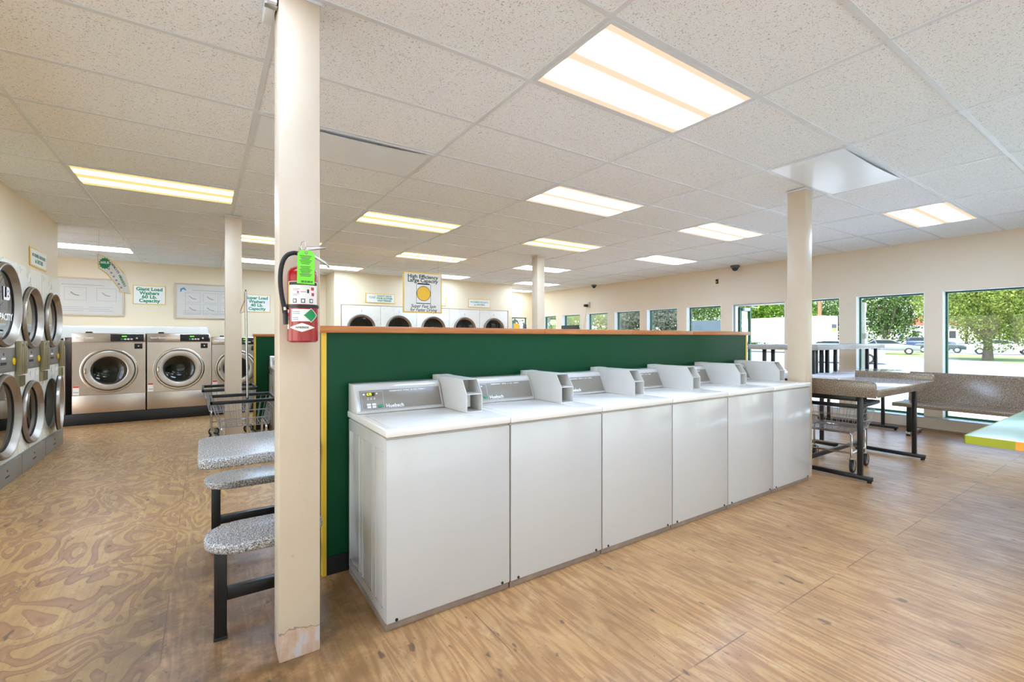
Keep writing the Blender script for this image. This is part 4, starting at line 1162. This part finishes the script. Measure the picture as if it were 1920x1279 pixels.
# ------------------------------------------------------------------ folding tables by the window
ft = thing('folding_table', 'brown speckled folding table with raised end rims right of the washers', 'table', (4.92, 1.60, 0))
def trestle(t, x, y0, y1, ztop, l0, l1):
    MB().box(x - 0.02, y0, 0.018, x + 0.02, y1, 0.056, 0.003).build('foot_bar', 'blackm', t)
    for y in (y0 + 0.025, y1 - 0.025):
        MB().lathe([(0.018, 0), (0.018, 0.012), (0.008, 0.013), (0.008, 0.018)], 'z', 12, (x, y, 0)).build('foot_pad', 'rubber', t)
    for y in (l0, l1):
        MB().box(x - 0.019, y - 0.019, 0.057, x + 0.019, y + 0.019, ztop, 0.003).build('leg', 'blackm', t)
    MB().box(x - 0.022, l0 + 0.026, ztop - 0.042, x + 0.022, l1 - 0.026, ztop - 0.002, 0.002).build('top_bar', 'blackm', t)
TX, TY = 1.60, 0.72
MB().box(0.025, 0.0, 0.795, TX - 0.025, TY, 0.852, 0.003).build('tabletop', 'paleboard', ft)
MB().box(0.025, -0.006, 0.782, TX - 0.025, -0.0005, 0.853, 0.001).build('front_edge', 'granite', ft)
for a, b in ((0.0, 0.0235), (TX - 0.0235, TX)):
    MB().prism([(0.0, 0.778), (0.0, 0.905), (0.018, 0.926), (TY, 0.926), (TY, 0.778)], a, b, 'x', 0.003).build('end_rim', 'granite', ft)
trestle(ft, 0.085, 0.05, 0.70, 0.778, 0.145, 0.60)
trestle(ft, TX - 0.085, 0.05, 0.70, 0.778, 0.145, 0.60)
MB().box(0.112, 0.58, 0.10, TX - 0.112, 0.615, 0.135, 0.002).build('stretcher', 'blackm', ft)

tt = thing('two_tier_table', 'tall two-tier folding table with black posts behind the brown speckled table', 'table', (6.15, 2.38, 0))
MB().box(0.0, 0.0, 0.80, 2.2, 1.10, 0.855, 0.004).build('lower_top', 'paleboard', tt)
MB().box(0.21, 0.285, 1.160, 2.40, 1.17, 1.228, 0.006).build('upper_shelf', 'terrazzo', tt)
def at_u(u, x):  # ray of picture column u met with the line x
    k = (u - 960.0) / 863.77
    dx, dy = math.cos(0.9827) + math.sin(0.9827) * k, math.sin(0.9827) - math.cos(0.9827) * k
    return x, x * dy / dx
posts = [(6.46, 2.745), (6.46, 2.665 + 0.10), (6.72, 2.80), (6.80, 2.74), (7.30, 2.86), (7.62, 2.10), (6.55, 3.42), (6.80, 3.42), (8.18, 2.77), (8.40, 2.73)]
for x, y in ((6.455, 2.755), (6.575, 2.775), (6.79, 2.80), (6.86, 2.76), (7.36, 2.86), (8.12, 2.745), (8.30, 2.70), (6.50, 3.395), (6.74, 3.40)):
    MB().box(x - 6.15 - 0.02, y - 2.38 - 0.02, 0.8555, x - 6.15 + 0.02, y - 2.38 + 0.02, 1.1595, 0.002).build('post', 'blackm', tt)
trestle(tt, 0.115, 0.03, 1.05, 0.80, 0.20, 0.90)
trestle(tt, 2.05, 0.03, 1.05, 0.80, 0.20, 0.90)

gt = thing('mint_table', 'mint green topped table with lime and orange edge at the right picture edge', 'table', (3.60, -0.60, 0))
MB().box(0.004, 0.0, 0.716, 2.2, 1.351, 0.760, 0.002).build('tabletop', 'mint', gt)
MB().box(0.0, 1.156, 0.714, 0.0035, 1.354, 0.7605).build('lime_edging', 'lime', gt)
MB().box(0.0, 0.0, 0.714, 0.0035, 1.1555, 0.7605).build('orange_edging', 'orange', gt)
MB().box(0.0, 1.3515, 0.714, 2.2, 1.355, 0.7605).build('side_edging', 'lime', gt)
for x in (0.45, 1.9):
    for y in (0.15, 0.75):
        MB().box(x, y, 0.0, x + 0.05, y + 0.05, 0.7155, 0.003).build('leg', 'blackm', gt)

# bench under the windows
bn = thing('bench', 'long brown speckled bench with high back below the big windows', 'bench', (7.68, -1.0, 0))
BL = 3.32
MB().prism([(0.0, 0.405), (0.0, 0.445), (0.02, 0.455), (0.42, 0.445), (0.46, 0.46), (0.46, 0.42), (0.42, 0.405)], 0.0, BL, 'y', 0.004).build('seat', 'granite', bn)
MB().prism([(0.462, 0.40), (0.478, 0.455), (0.545, 0.83), (0.565, 0.845), (0.59, 0.84), (0.525, 0.40)], 0.04, BL - 0.04, 'y', 0.004).build('backrest', 'granite', bn)
for y in (0.45, 1.9, BL - 0.12):
    MB().box(0.23, y - 0.03, 0.05, 0.30, y + 0.03, 0.3995, 0.004).build('leg', 'blackm', bn)
    MB().box(0.36, y - 0.015, 0.05, 0.39, y + 0.015, 0.3995, 0.004).build('leg', 'alu', bn)
    MB().box(0.17, y - 0.024, 0.0195, 0.66, y + 0.024, 0.0495, 0.003).build('foot_bar', 'steel', bn)
    MB().box(0.18, y - 0.02, 0.0, 0.215, y + 0.02, 0.019, 0.002).box(0.61, y - 0.02, 0.0, 0.645, y + 0.02, 0.019, 0.002).build('foot_pad', 'rubber', bn)
    MB().box(0.05, y - 0.025, 0.3996, 0.42, y + 0.025, 0.4046).build('seat_bracket', 'blackm', bn)

# ------------------------------------------------------------------ security devices on the window wall
def dome(x, y, z, r, label):
    t = thing('dome_camera', label, 'security camera', (x, y, z), 0, 'dark dome cameras')
    MB().lathe([(0, 0.0), (r, 0.0), (r, -r * 0.35), (r * 0.85, -r * 0.45), (0, -r * 0.45)], 'z', 24).build('base', 'dgrey', t)
    MB().lathe([(r * 0.72, -r * 0.46), (r * 0.68, -r * 0.80), (r * 0.40, -r * 1.15), (0, -r * 1.28)], 'z', 24).build('dome', 'carglass', t)
dome(8.60, 5.06, HC - 0.001, 0.085, 'larger dark dome camera by the ceiling left of the square pillar')
dome(8.60, 8.97, HC - 0.001, 0.070, 'smaller far dark dome camera by the ceiling near the slim pillar')
ws = thing('motion_sensor', 'small black motion sensor on the wall below the larger dome camera', 'sensor', (8.7505, 5.527, 2.474))
MB().box(-0.03, -0.022, -0.045, 0.0, 0.022, 0.045, 0.002).build('case', 'black', ws)
MB().lathe([(0, -0.034), (0.012, -0.033), (0.014, -0.03)], 'x', 14, (0, 0, -0.012)).build('lens', 'dial', ws)
wc = thing('wall_camera', 'small dark wall camera with dangling white cable above the far windows', 'security camera', (8.749, 9.33, 2.20))
MB().box(-0.03, -0.05, -0.01, -0.001, 0.05, 0.10, 0.004).build('wall_plate', 'curb', wc)
MB().lathe([(0, -0.16), (0.035, -0.155), (0.04, -0.05), (0.02, -0.031)], 'x', 18, (0, 0.01, 0.0)).build('camera_body', 'black', wc)
MB().tube([(-0.04, 0.02, -0.04), (-0.03, 0.10, -0.25), (-0.012, 0.18, -0.48), (-0.006, 0.22, -0.66)], 0.006, 6).build('cable', 'whitem', wc)
bb = thing('dark_board', 'dark blank board standing in a small far window', 'board', (8.70, 9.70, 0.10))
MB().box(0.0, 0.0, 0.06, 0.025, 0.74, 1.58, 0.003).build('board', 'inkblack', bb)
MB().box(-0.03, 0.08, 0.0795, 0.045, 0.12, 0.10).box(-0.03, 0.62, 0.0795, 0.045, 0.66, 0.10).build('foot', 'blackm', bb)
for k, (x0, x1, z0, z1, m, lab) in enumerate(((7.79, 7.94, 1.56, 1.76, 'inkblue', 'small pale blue flyer below the corner window'), (7.95, 8.16, 1.50, 1.765, 'sunorange', 'small yellow orange flyer below the corner window'), (8.18, 8.30, 1.50, 1.75, 'card', 'small plain white flyer below the corner window'), (8.31, 8.44, 1.56, 1.75, 'carnavy', 'small dark blue flyer below the corner window'))):
    t = thing('flyer', lab, 'flyer', (x0, 11.83, z0), 0, 'flyers below the corner window')
    MB().box(0, 0, 0, x1 - x0 - 0.004, 0.004, z1 - z0).build('sheet', m, t)
    MB().box(0.02, -0.0012, 0.03, (x1 - x0) * 0.6, -0.0002, 0.05).build('print', 'inkgrey', t)
# outside bracket with rope seen through the second big window
br = thing('awning_bracket', 'white outside post with pulley and hanging cord in the window', 'bracket', (9.05, 3.12, -0.3))
MB().box(-0.02, -0.035, 0.0, 0.03, 0.01, 2.19, 0.004).build('post', 'trailer', br)
MB().box(-0.035, -0.04, 2.05, 0.045, 0.04, 2.20, 0.006).build('cap_block', 'trailer', br)
MB().box(-0.05, -0.06, 1.60, 0.06, 0.06, 1.70, 0.02).build('pulley', 'curb', br)
MB().tube([(0.0, -0.07, 1.66), (0.0, -0.12, 1.67), (0.0, -0.16, 1.58), (0.0, -0.22, 1.47), (0.0, -0.26, 1.42)], 0.007, 6).build('cord', 'trailer', br)

# ------------------------------------------------------------------ outdoors
struct('pavement', MB().box(-80, -160, -0.5, 26, 300, -0.31), 'pale')
struct('road', MB().box(26, -160, -0.5, 300, 300, -0.31), 'road')
def groundpoly(name, pts, z, mat, kind):
    o = MB().prism(pts, z - 0.008, z, 'z').build(name, mat)
    o['kind'] = kind
    if kind == 'stuff': tag(o, 'strip of green grass between the road and the parked cars', 'grass')
    return o
gp = groundpoly('grass_verge', [(38, 0.5), (43.5, 6.2), (55.5, 17.6), (62, 34), (66, 60), (80, 60), (78, 34), (66, 17.6), (60, 10), (54, 0)], -0.297, 'grass', 'stuff')
def crown_mesh(seed, n, blobs, leaf):
    rnd = random.Random(seed)
    vs, fs = [], []
    tot = sum(b[3] ** 2 for b in blobs)
    for bx, by, bz, br in blobs:
        for _ in range(int(n * br ** 2 / tot)):
            while True:
                d = Vector((rnd.uniform(-1, 1), rnd.uniform(-1, 1), rnd.uniform(-1, 1)))
                if 0.05 < d.length < 1: break
            d = d.normalized() * (d.length ** 0.45)
            p = Vector((bx, by, bz)) + d * br
            u = Vector((rnd.gauss(0, 1), rnd.gauss(0, 1), rnd.gauss(0, 1))).normalized()
            w = u.cross(Vector((rnd.gauss(0, 1), rnd.gauss(0, 1), rnd.gauss(0, 1)))).normalized()
            s = leaf * rnd.uniform(0.6, 1.3)
            i = len(vs)
            vs += [p - u * s, p - w * s * 0.55, p + u * s, p + w * s * 0.55]
            fs.append((i, i + 1, i + 2, i + 3))
    me = bpy.data.meshes.new('crown')
    me.from_pydata(vs, [], fs); me.update()
    return me
def tree(label, loc, h, rad, mat, seed, n=5000, trunk=0.16, base=0.35, leaf=0.14, group='trees outside the windows', flat=1.0, nb=13):
    t = thing('tree', label, 'tree', loc, 0, group)
    rnd = random.Random(seed)
    blobs = []
    zc = h * (base + (1 - base) / 2); hz = h * (1 - base) / 2
    for k in range(nb):
        a = rnd.uniform(0, 2 * PI); q = math.sqrt(rnd.uniform(0, 1)) * 0.68
        zz = rnd.uniform(-0.72, 0.72)
        rr = rnd.uniform(0.34, 0.52)
        blobs.append((rad * q * math.cos(a), rad * q * math.sin(a), zc + hz * zz, rad * rr))
    blobs.append((0, 0, zc, rad * 0.6))
    me = crown_mesh(seed, n, blobs, leaf); me.materials.append(M[mat])
    o = bpy.data.objects.new('crown', me); COL.objects.link(o); o.parent = t
    tr = MB().tube([(0, 0, 0), (trunk * 0.2, 0, h * base * 0.6), (0, trunk * 0.2, zc)], [trunk * 1.25, trunk * 0.9, trunk * 0.5], 10)
    for k in range(5):
        bx = blobs[k]
        tr.tube([(0, 0, h * base * (0.7 + 0.06 * k)), (bx[0] * 0.6, bx[1] * 0.6, (bx[2] + h * base) / 2), (bx[0], bx[1], bx[2])], [trunk * 0.5, trunk * 0.35, trunk * 0.15], 7)
    tr.build('trunk', 'bark', t)
    return t
def uz(u, depth):   # ground point under picture column u at that depth
    k = (u - 960.0) / 863.77
    ca, sa = math.cos(0.9827), math.sin(0.9827)
    return depth * (ca + sa * k), depth * (sa - ca * k)
def T(lab, u, depth, h, rad, mat, seed, z=-0.296, **kw):
    x, y = uz(u, depth)
    tree(lab, (x, y, z), h, rad, mat, seed, **kw)
T('yellow green street tree in front of the white sedan in the rightmost window', 1852, 33.5, 7.6, 4.3, 'leafc', 3, n=30000, trunk=0.26, base=0.24, leaf=0.085, z=-0.296)
T('bushy green tree behind the silver sedan', 1660, 69, 12.5, 6.0, 'leafb', 5, n=12000, trunk=0.3, base=0.05, leaf=0.20)
T('tall mid green tree right of the silver sedan, upper part of window', 1735, 120, 18, 7.5, 'leafb', 6, n=9000, trunk=0.3, base=0.42, leaf=0.24)
T('bright green tree behind the left end of the white trailer', 1410, 74, 13, 5.5, 'leafa', 7, n=9000, trunk=0.3, base=0.02, leaf=0.26)
T('bright green tree behind the middle of the white trailer', 1478, 90, 15, 7.0, 'leafa', 8, n=9000, trunk=0.3, base=0.02, leaf=0.26)
T('green tree behind the utility pole and trailer doors', 1560, 106, 18, 9.5, 'leafb', 9, n=9000, trunk=0.3, base=0.02, leaf=0.28)
T('pale green tree far behind the street tree', 1812, 128, 20, 9.0, 'leafc', 10, n=9000, trunk=0.3, base=0.1, leaf=0.28)
T('pale green tree far behind the white sedan', 1905, 66, 14, 6.8, 'leafc', 11, n=9000, trunk=0.3, base=0.1, leaf=0.28)
for u, dp, h, rd, mt, sd, lab in ((1325, 30, 4.8, 2.4, 'leafb', 21, 'green shrub beyond the slate board outside'), (1245, 22.5, 4.4, 1.5, 'leafd', 22, 'dull twiggy shrub in the third small window from the door'),
    (1180, 26, 4.6, 1.6, 'leafd', 23, 'dull shrub in the middle small window'), (1122, 30, 4.8, 1.7, 'leafa', 24, 'bright green shrub in a small window right of the dark board'),
    (1070, 35, 5.0, 1.8, 'leafa', 25, 'bright green shrub above the dark board'), (1030, 40, 5.2, 2.0, 'leafd', 26, 'pale shrub in the small window next to the slim pillar')):
    T(lab, u, dp, h, rd, mt, sd, n=7000, trunk=0.07, base=0.02, leaf=0.085, group='shrubs outside the small windows')
tree('dark shrub outside the corner window', (9.6, 16.0, -0.3), 4.0, 2.0, 'leafd', 31, 4000, 0.07, 0.02, 0.09, group='shrubs outside the small windows')
sx, sy = uz(1322, 18.5)
sl = thing('slate_board', 'slate grey stand-in panel outside the small window by the door', 'fence', (sx, sy, -0.3), math.radians(-58))  # added panel standing in for the blue-grey tone in the window
MB().box(-0.75, 0, 0.0, 0.75, 0.05, 2.32).build('panel', 'slate', sl)
MB().box(-0.82, -0.02, 0.0, -0.755, 0.06, 2.4).box(0.755, -0.02, 0.0, 0.82, 0.06, 2.4).build('post', 'slate', sl)

def car(label, u, depth, mat, L=4.4, H=1.45, suv=False, flip=False, rot=0.0, zg=-0.296):
    x, y = uz(u, depth)
    k = (u - 960.0) / 863.77
    va = math.atan2(math.sin(0.9827) - math.cos(0.9827) * k, math.cos(0.9827) + math.sin(0.9827) * k)
    t = thing('car', label, 'car', (x, y, zg), va - PI / 2 + rot + (PI if flip else 0), 'parked cars outside')
    W = 0.86
    if suv:
        low = [(-.5, .30), (-.5, .62), (-.485, .70), (.34, .70), (.47, .64), (.5, .52), (.5, .28)]
        top = [(-.485, .70), (-.46, .96), (-.40, 1.0), (.08, 1.0), (.18, .92), (.34, .70)]
    else:
        low = [(-.5, .30), (-.5, .58), (-.47, .66), (-.36, .68), (.22, .68), (.44, .58), (.495, .46), (.5, .26)]
        top = [(-.38, .68), (-.26, .96), (-.18, 1.0), (.0, 1.0), (.08, .95), (.24, .68)]
    P = lambda pts: [(p[0] * L, p[1] * H) for p in pts]
    body = MB().prism(P(low), -W, W, 'y', 0.06, 3)
    tp = P(top)
    b2 = MB().prism(tp, -W * 0.86, W * 0.86, 'y', 0.04, 3)
    me = bpy.data.meshes.new('x'); b2.bm.to_mesh(me); b2.bm.free(); body.bm.from_mesh(me); bpy.data.meshes.remove(me)
    body.build('body', mat, t)
    cx = sum(p[0] for p in tp) / len(tp); cz = sum(p[1] for p in tp) / len(tp)
    gl = [(cx + (p[0] - cx) * 0.86, cz + 0.01 + (p[1] - cz) * 0.74) for p in tp]
    MB().prism(gl, -W * 0.88, W * 0.88, 'y').build('side_windows', 'carglass', t)
    for wx in (-.31 * L, .32 * L):
        for s in (-1, 1):
            wo = MB().lathe([(0.20, -0.10), (0.31, -0.10), (0.33, -0.06), (0.33, 0.06), (0.31, 0.10), (0.20, 0.10)], 'y', 24, (wx, s * (W - 0.08), 0.33)).build('wheel', 'rubber', t)
            MB().lathe([(0, -0.105), (0.2, -0.102), (0.2, 0.102), (0, 0.105)], 'y', 16, (wx, s * (W - 0.08), 0.33)).build('hubcap', 'alu', wo)
    MB().box(0.455 * L, -W * 0.9, .47 * H, 0.497 * L, -W * 0.55, .56 * H, 0.02).box(0.455 * L, W * 0.55, .47 * H, 0.497 * L, W * 0.9, .56 * H, 0.02).build('headlight', 'sheet', t)
    return t
car('silver sedan parked beyond the grass verge', 1666, 46.5, 'carsilver', 4.8, 1.46)
car('dark blue vehicle behind the silver sedan', 1745, 60, 'carnavy', 4.8, 1.75, True)
car('white sedan parked behind the street tree', 1878, 45.0, 'carwhite', 4.9, 1.46, rot=0.05)
car('white car with low hood close to the window behind the tall table', 1572, 30.0, 'carwhite', 4.7, 1.45)
car('dark car half hidden behind the window pier at right', 1762, 51.0, 'cardark', 4.3, 1.45)
# trailer
p1 = Vector(uz(1540, 46.0)); p2 = Vector(uz(1403, 54.0))
dv = (p2 - p1).normalized()
tl = thing('trailer', 'long white box trailer parked across the road', 'trailer', (p1.x, p1.y, -0.3), math.atan2(dv.y, dv.x))
MB().box(0.06, -2.5, 1.24, 14.0, 0.0, 3.86, 0.03).build('box_body', 'trailer', tl)
for y0, y1 in ((-2.46, -1.27), (-1.23, -0.04)):
    dr = MB().box(0.0, y0, 1.30, 0.055, y1, 3.80, 0.01).build('rear_door', 'trailer', tl)
    MB().tube([(-0.02, y1 - 0.18, 1.3), (-0.02, y1 - 0.18, 3.78)], 0.025, 6).build('lock_rod', 'alu', dr)
em_ = MB().box(-0.012, -2.25, 2.62, -0.002, -1.55, 3.02).build('logo_panel', 'carnavy', tl)
MB().box(-0.012, -2.25, 2.36, -0.002, -1.60, 2.60).build('logo_base', 'discyellow', tl)
rv = MB()
for k in range(20): rv.box(0.5 + 0.66 * k, 0.002, 1.36, 0.9 + 0.66 * k, 0.012, 1.40)
rv.build('side_marks', 'inkgrey', tl)
MB().box(0.02, -2.52, 1.10, 14.0, 0.02, 1.238).build('floor_rail', 'alu', tl)
for x in (1.6, 2.9, 12.4):
    for y in (-0.3, -2.2):
        wo = MB().lathe([(0.25, -0.14), (0.46, -0.14), (0.50, -0.08), (0.50, 0.08), (0.46, 0.14), (0.25, 0.14)], 'y', 24, (x, y, 0.50)).build('wheel', 'rubber', tl)
        MB().lathe([(0, -0.12), (0.25, -0.13), (0.25, 0.13), (0, 0.12)], 'y', 16, (x, y, 0.50)).build('hub', 'carwhite', wo)
    MB().box(x - 0.06, -2.1, 0.44, x + 0.06, -0.4, 1.099).build('axle', 'dgrey', tl)
x, y = uz(1537, 62)
up = thing('utility_pole', 'brown wooden utility pole with crossarm behind the trailer', 'pole', (x, y, -0.296), 1.0)
MB().tube([(0, 0, 0), (0, 0, 7.35)], [0.28, 0.22], 12).build('post', 'polewood', up)
MB().box(-1.2, -0.08, 6.65, 1.2, 0.08, 6.85).build('crossarm', 'polewood', up)
x, y = uz(1735, 95)
hs2 = thing('house', 'white house with red roof behind the parked cars', 'house', (x, y, -0.3), 0.4)
MB().box(-5, -4, 0, 5, 4, 4.2).build('walls', 'siding', hs2)
MB().prism([(-4.6, 4.2), (4.6, 4.2), (0, 6.4)], -5.4, 5.4, 'x').build('roof', 'brick', hs2)
for wx in (-3.2, -0.6, 2.2):
    MB().box(-5.03, wx - 0.5, 1.6, -5.001, wx + 0.5, 3.0).build('window', 'carglass', hs2)

# ------------------------------------------------------------------ light and camera
wd_ = bpy.data.worlds.new('sky'); SC.world = wd_; wd_.use_nodes = True
nt = wd_.node_tree; nt.nodes.clear()
sky = nt.nodes.new('ShaderNodeTexSky'); sky.sky_type = 'NISHITA'
sky.sun_disc = False; sky.sun_elevation = math.radians(52); sky.sun_rotation = math.radians(-110); sky.air_density = 1.0; sky.dust_density = 1.5; sky.ozone_density = 1.0
bg = nt.nodes.new('ShaderNodeBackground'); bg.inputs[1].default_value = 0.40
ou = nt.nodes.new('ShaderNodeOutputWorld')
nt.links.new(sky.outputs[0], bg.inputs[0]); nt.links.new(bg.outputs[0], ou.inputs[0])
sl_ = bpy.data.lights.new('sun', 'SUN'); sl_.energy = 6.5; sl_.angle = math.radians(12); sl_.color = (0.84, 0.94, 1.0)
so_ = bpy.data.objects.new('sun', sl_); COL.objects.link(so_)
so_.rotation_euler = Vector((0.50, 0.06, -1.0)).to_track_quat('-Z', 'Y').to_euler()
so_.location = (0, 0, 20)

cd = bpy.data.cameras.new('camera'); co = bpy.data.objects.new('camera', cd); COL.objects.link(co)
cd.sensor_fit = 'HORIZONTAL'; cd.sensor_width = 36.0; cd.lens = 863.77 * 36.0 / 1920.0
cd.shift_y = -(639.5 - 634.0) / 1920.0
cd.clip_start = 0.05; cd.clip_end = 500
co.location = (0, 0, 1.3136)
co.rotation_euler = (PI / 2, 0, 0.9827 - PI / 2)
SC.camera = co
SC.view_settings.view_transform = 'Standard'
SC.view_settings.look = 'None'
SC.view_settings.gamma = 1.0
SC.view_settings.use_curve_mapping = False
SC.view_settings.exposure = 1.0
SC.cycles.max_bounces = 10
SC.cycles.diffuse_bounces = 8
SC.cycles.transparent_max_bounces = 12
SC.cycles.caustics_reflective = False
SC.cycles.caustics_refractive = False
SC.cycles.sample_clamp_indirect = 6.0
SC.cycles.use_denoising = True
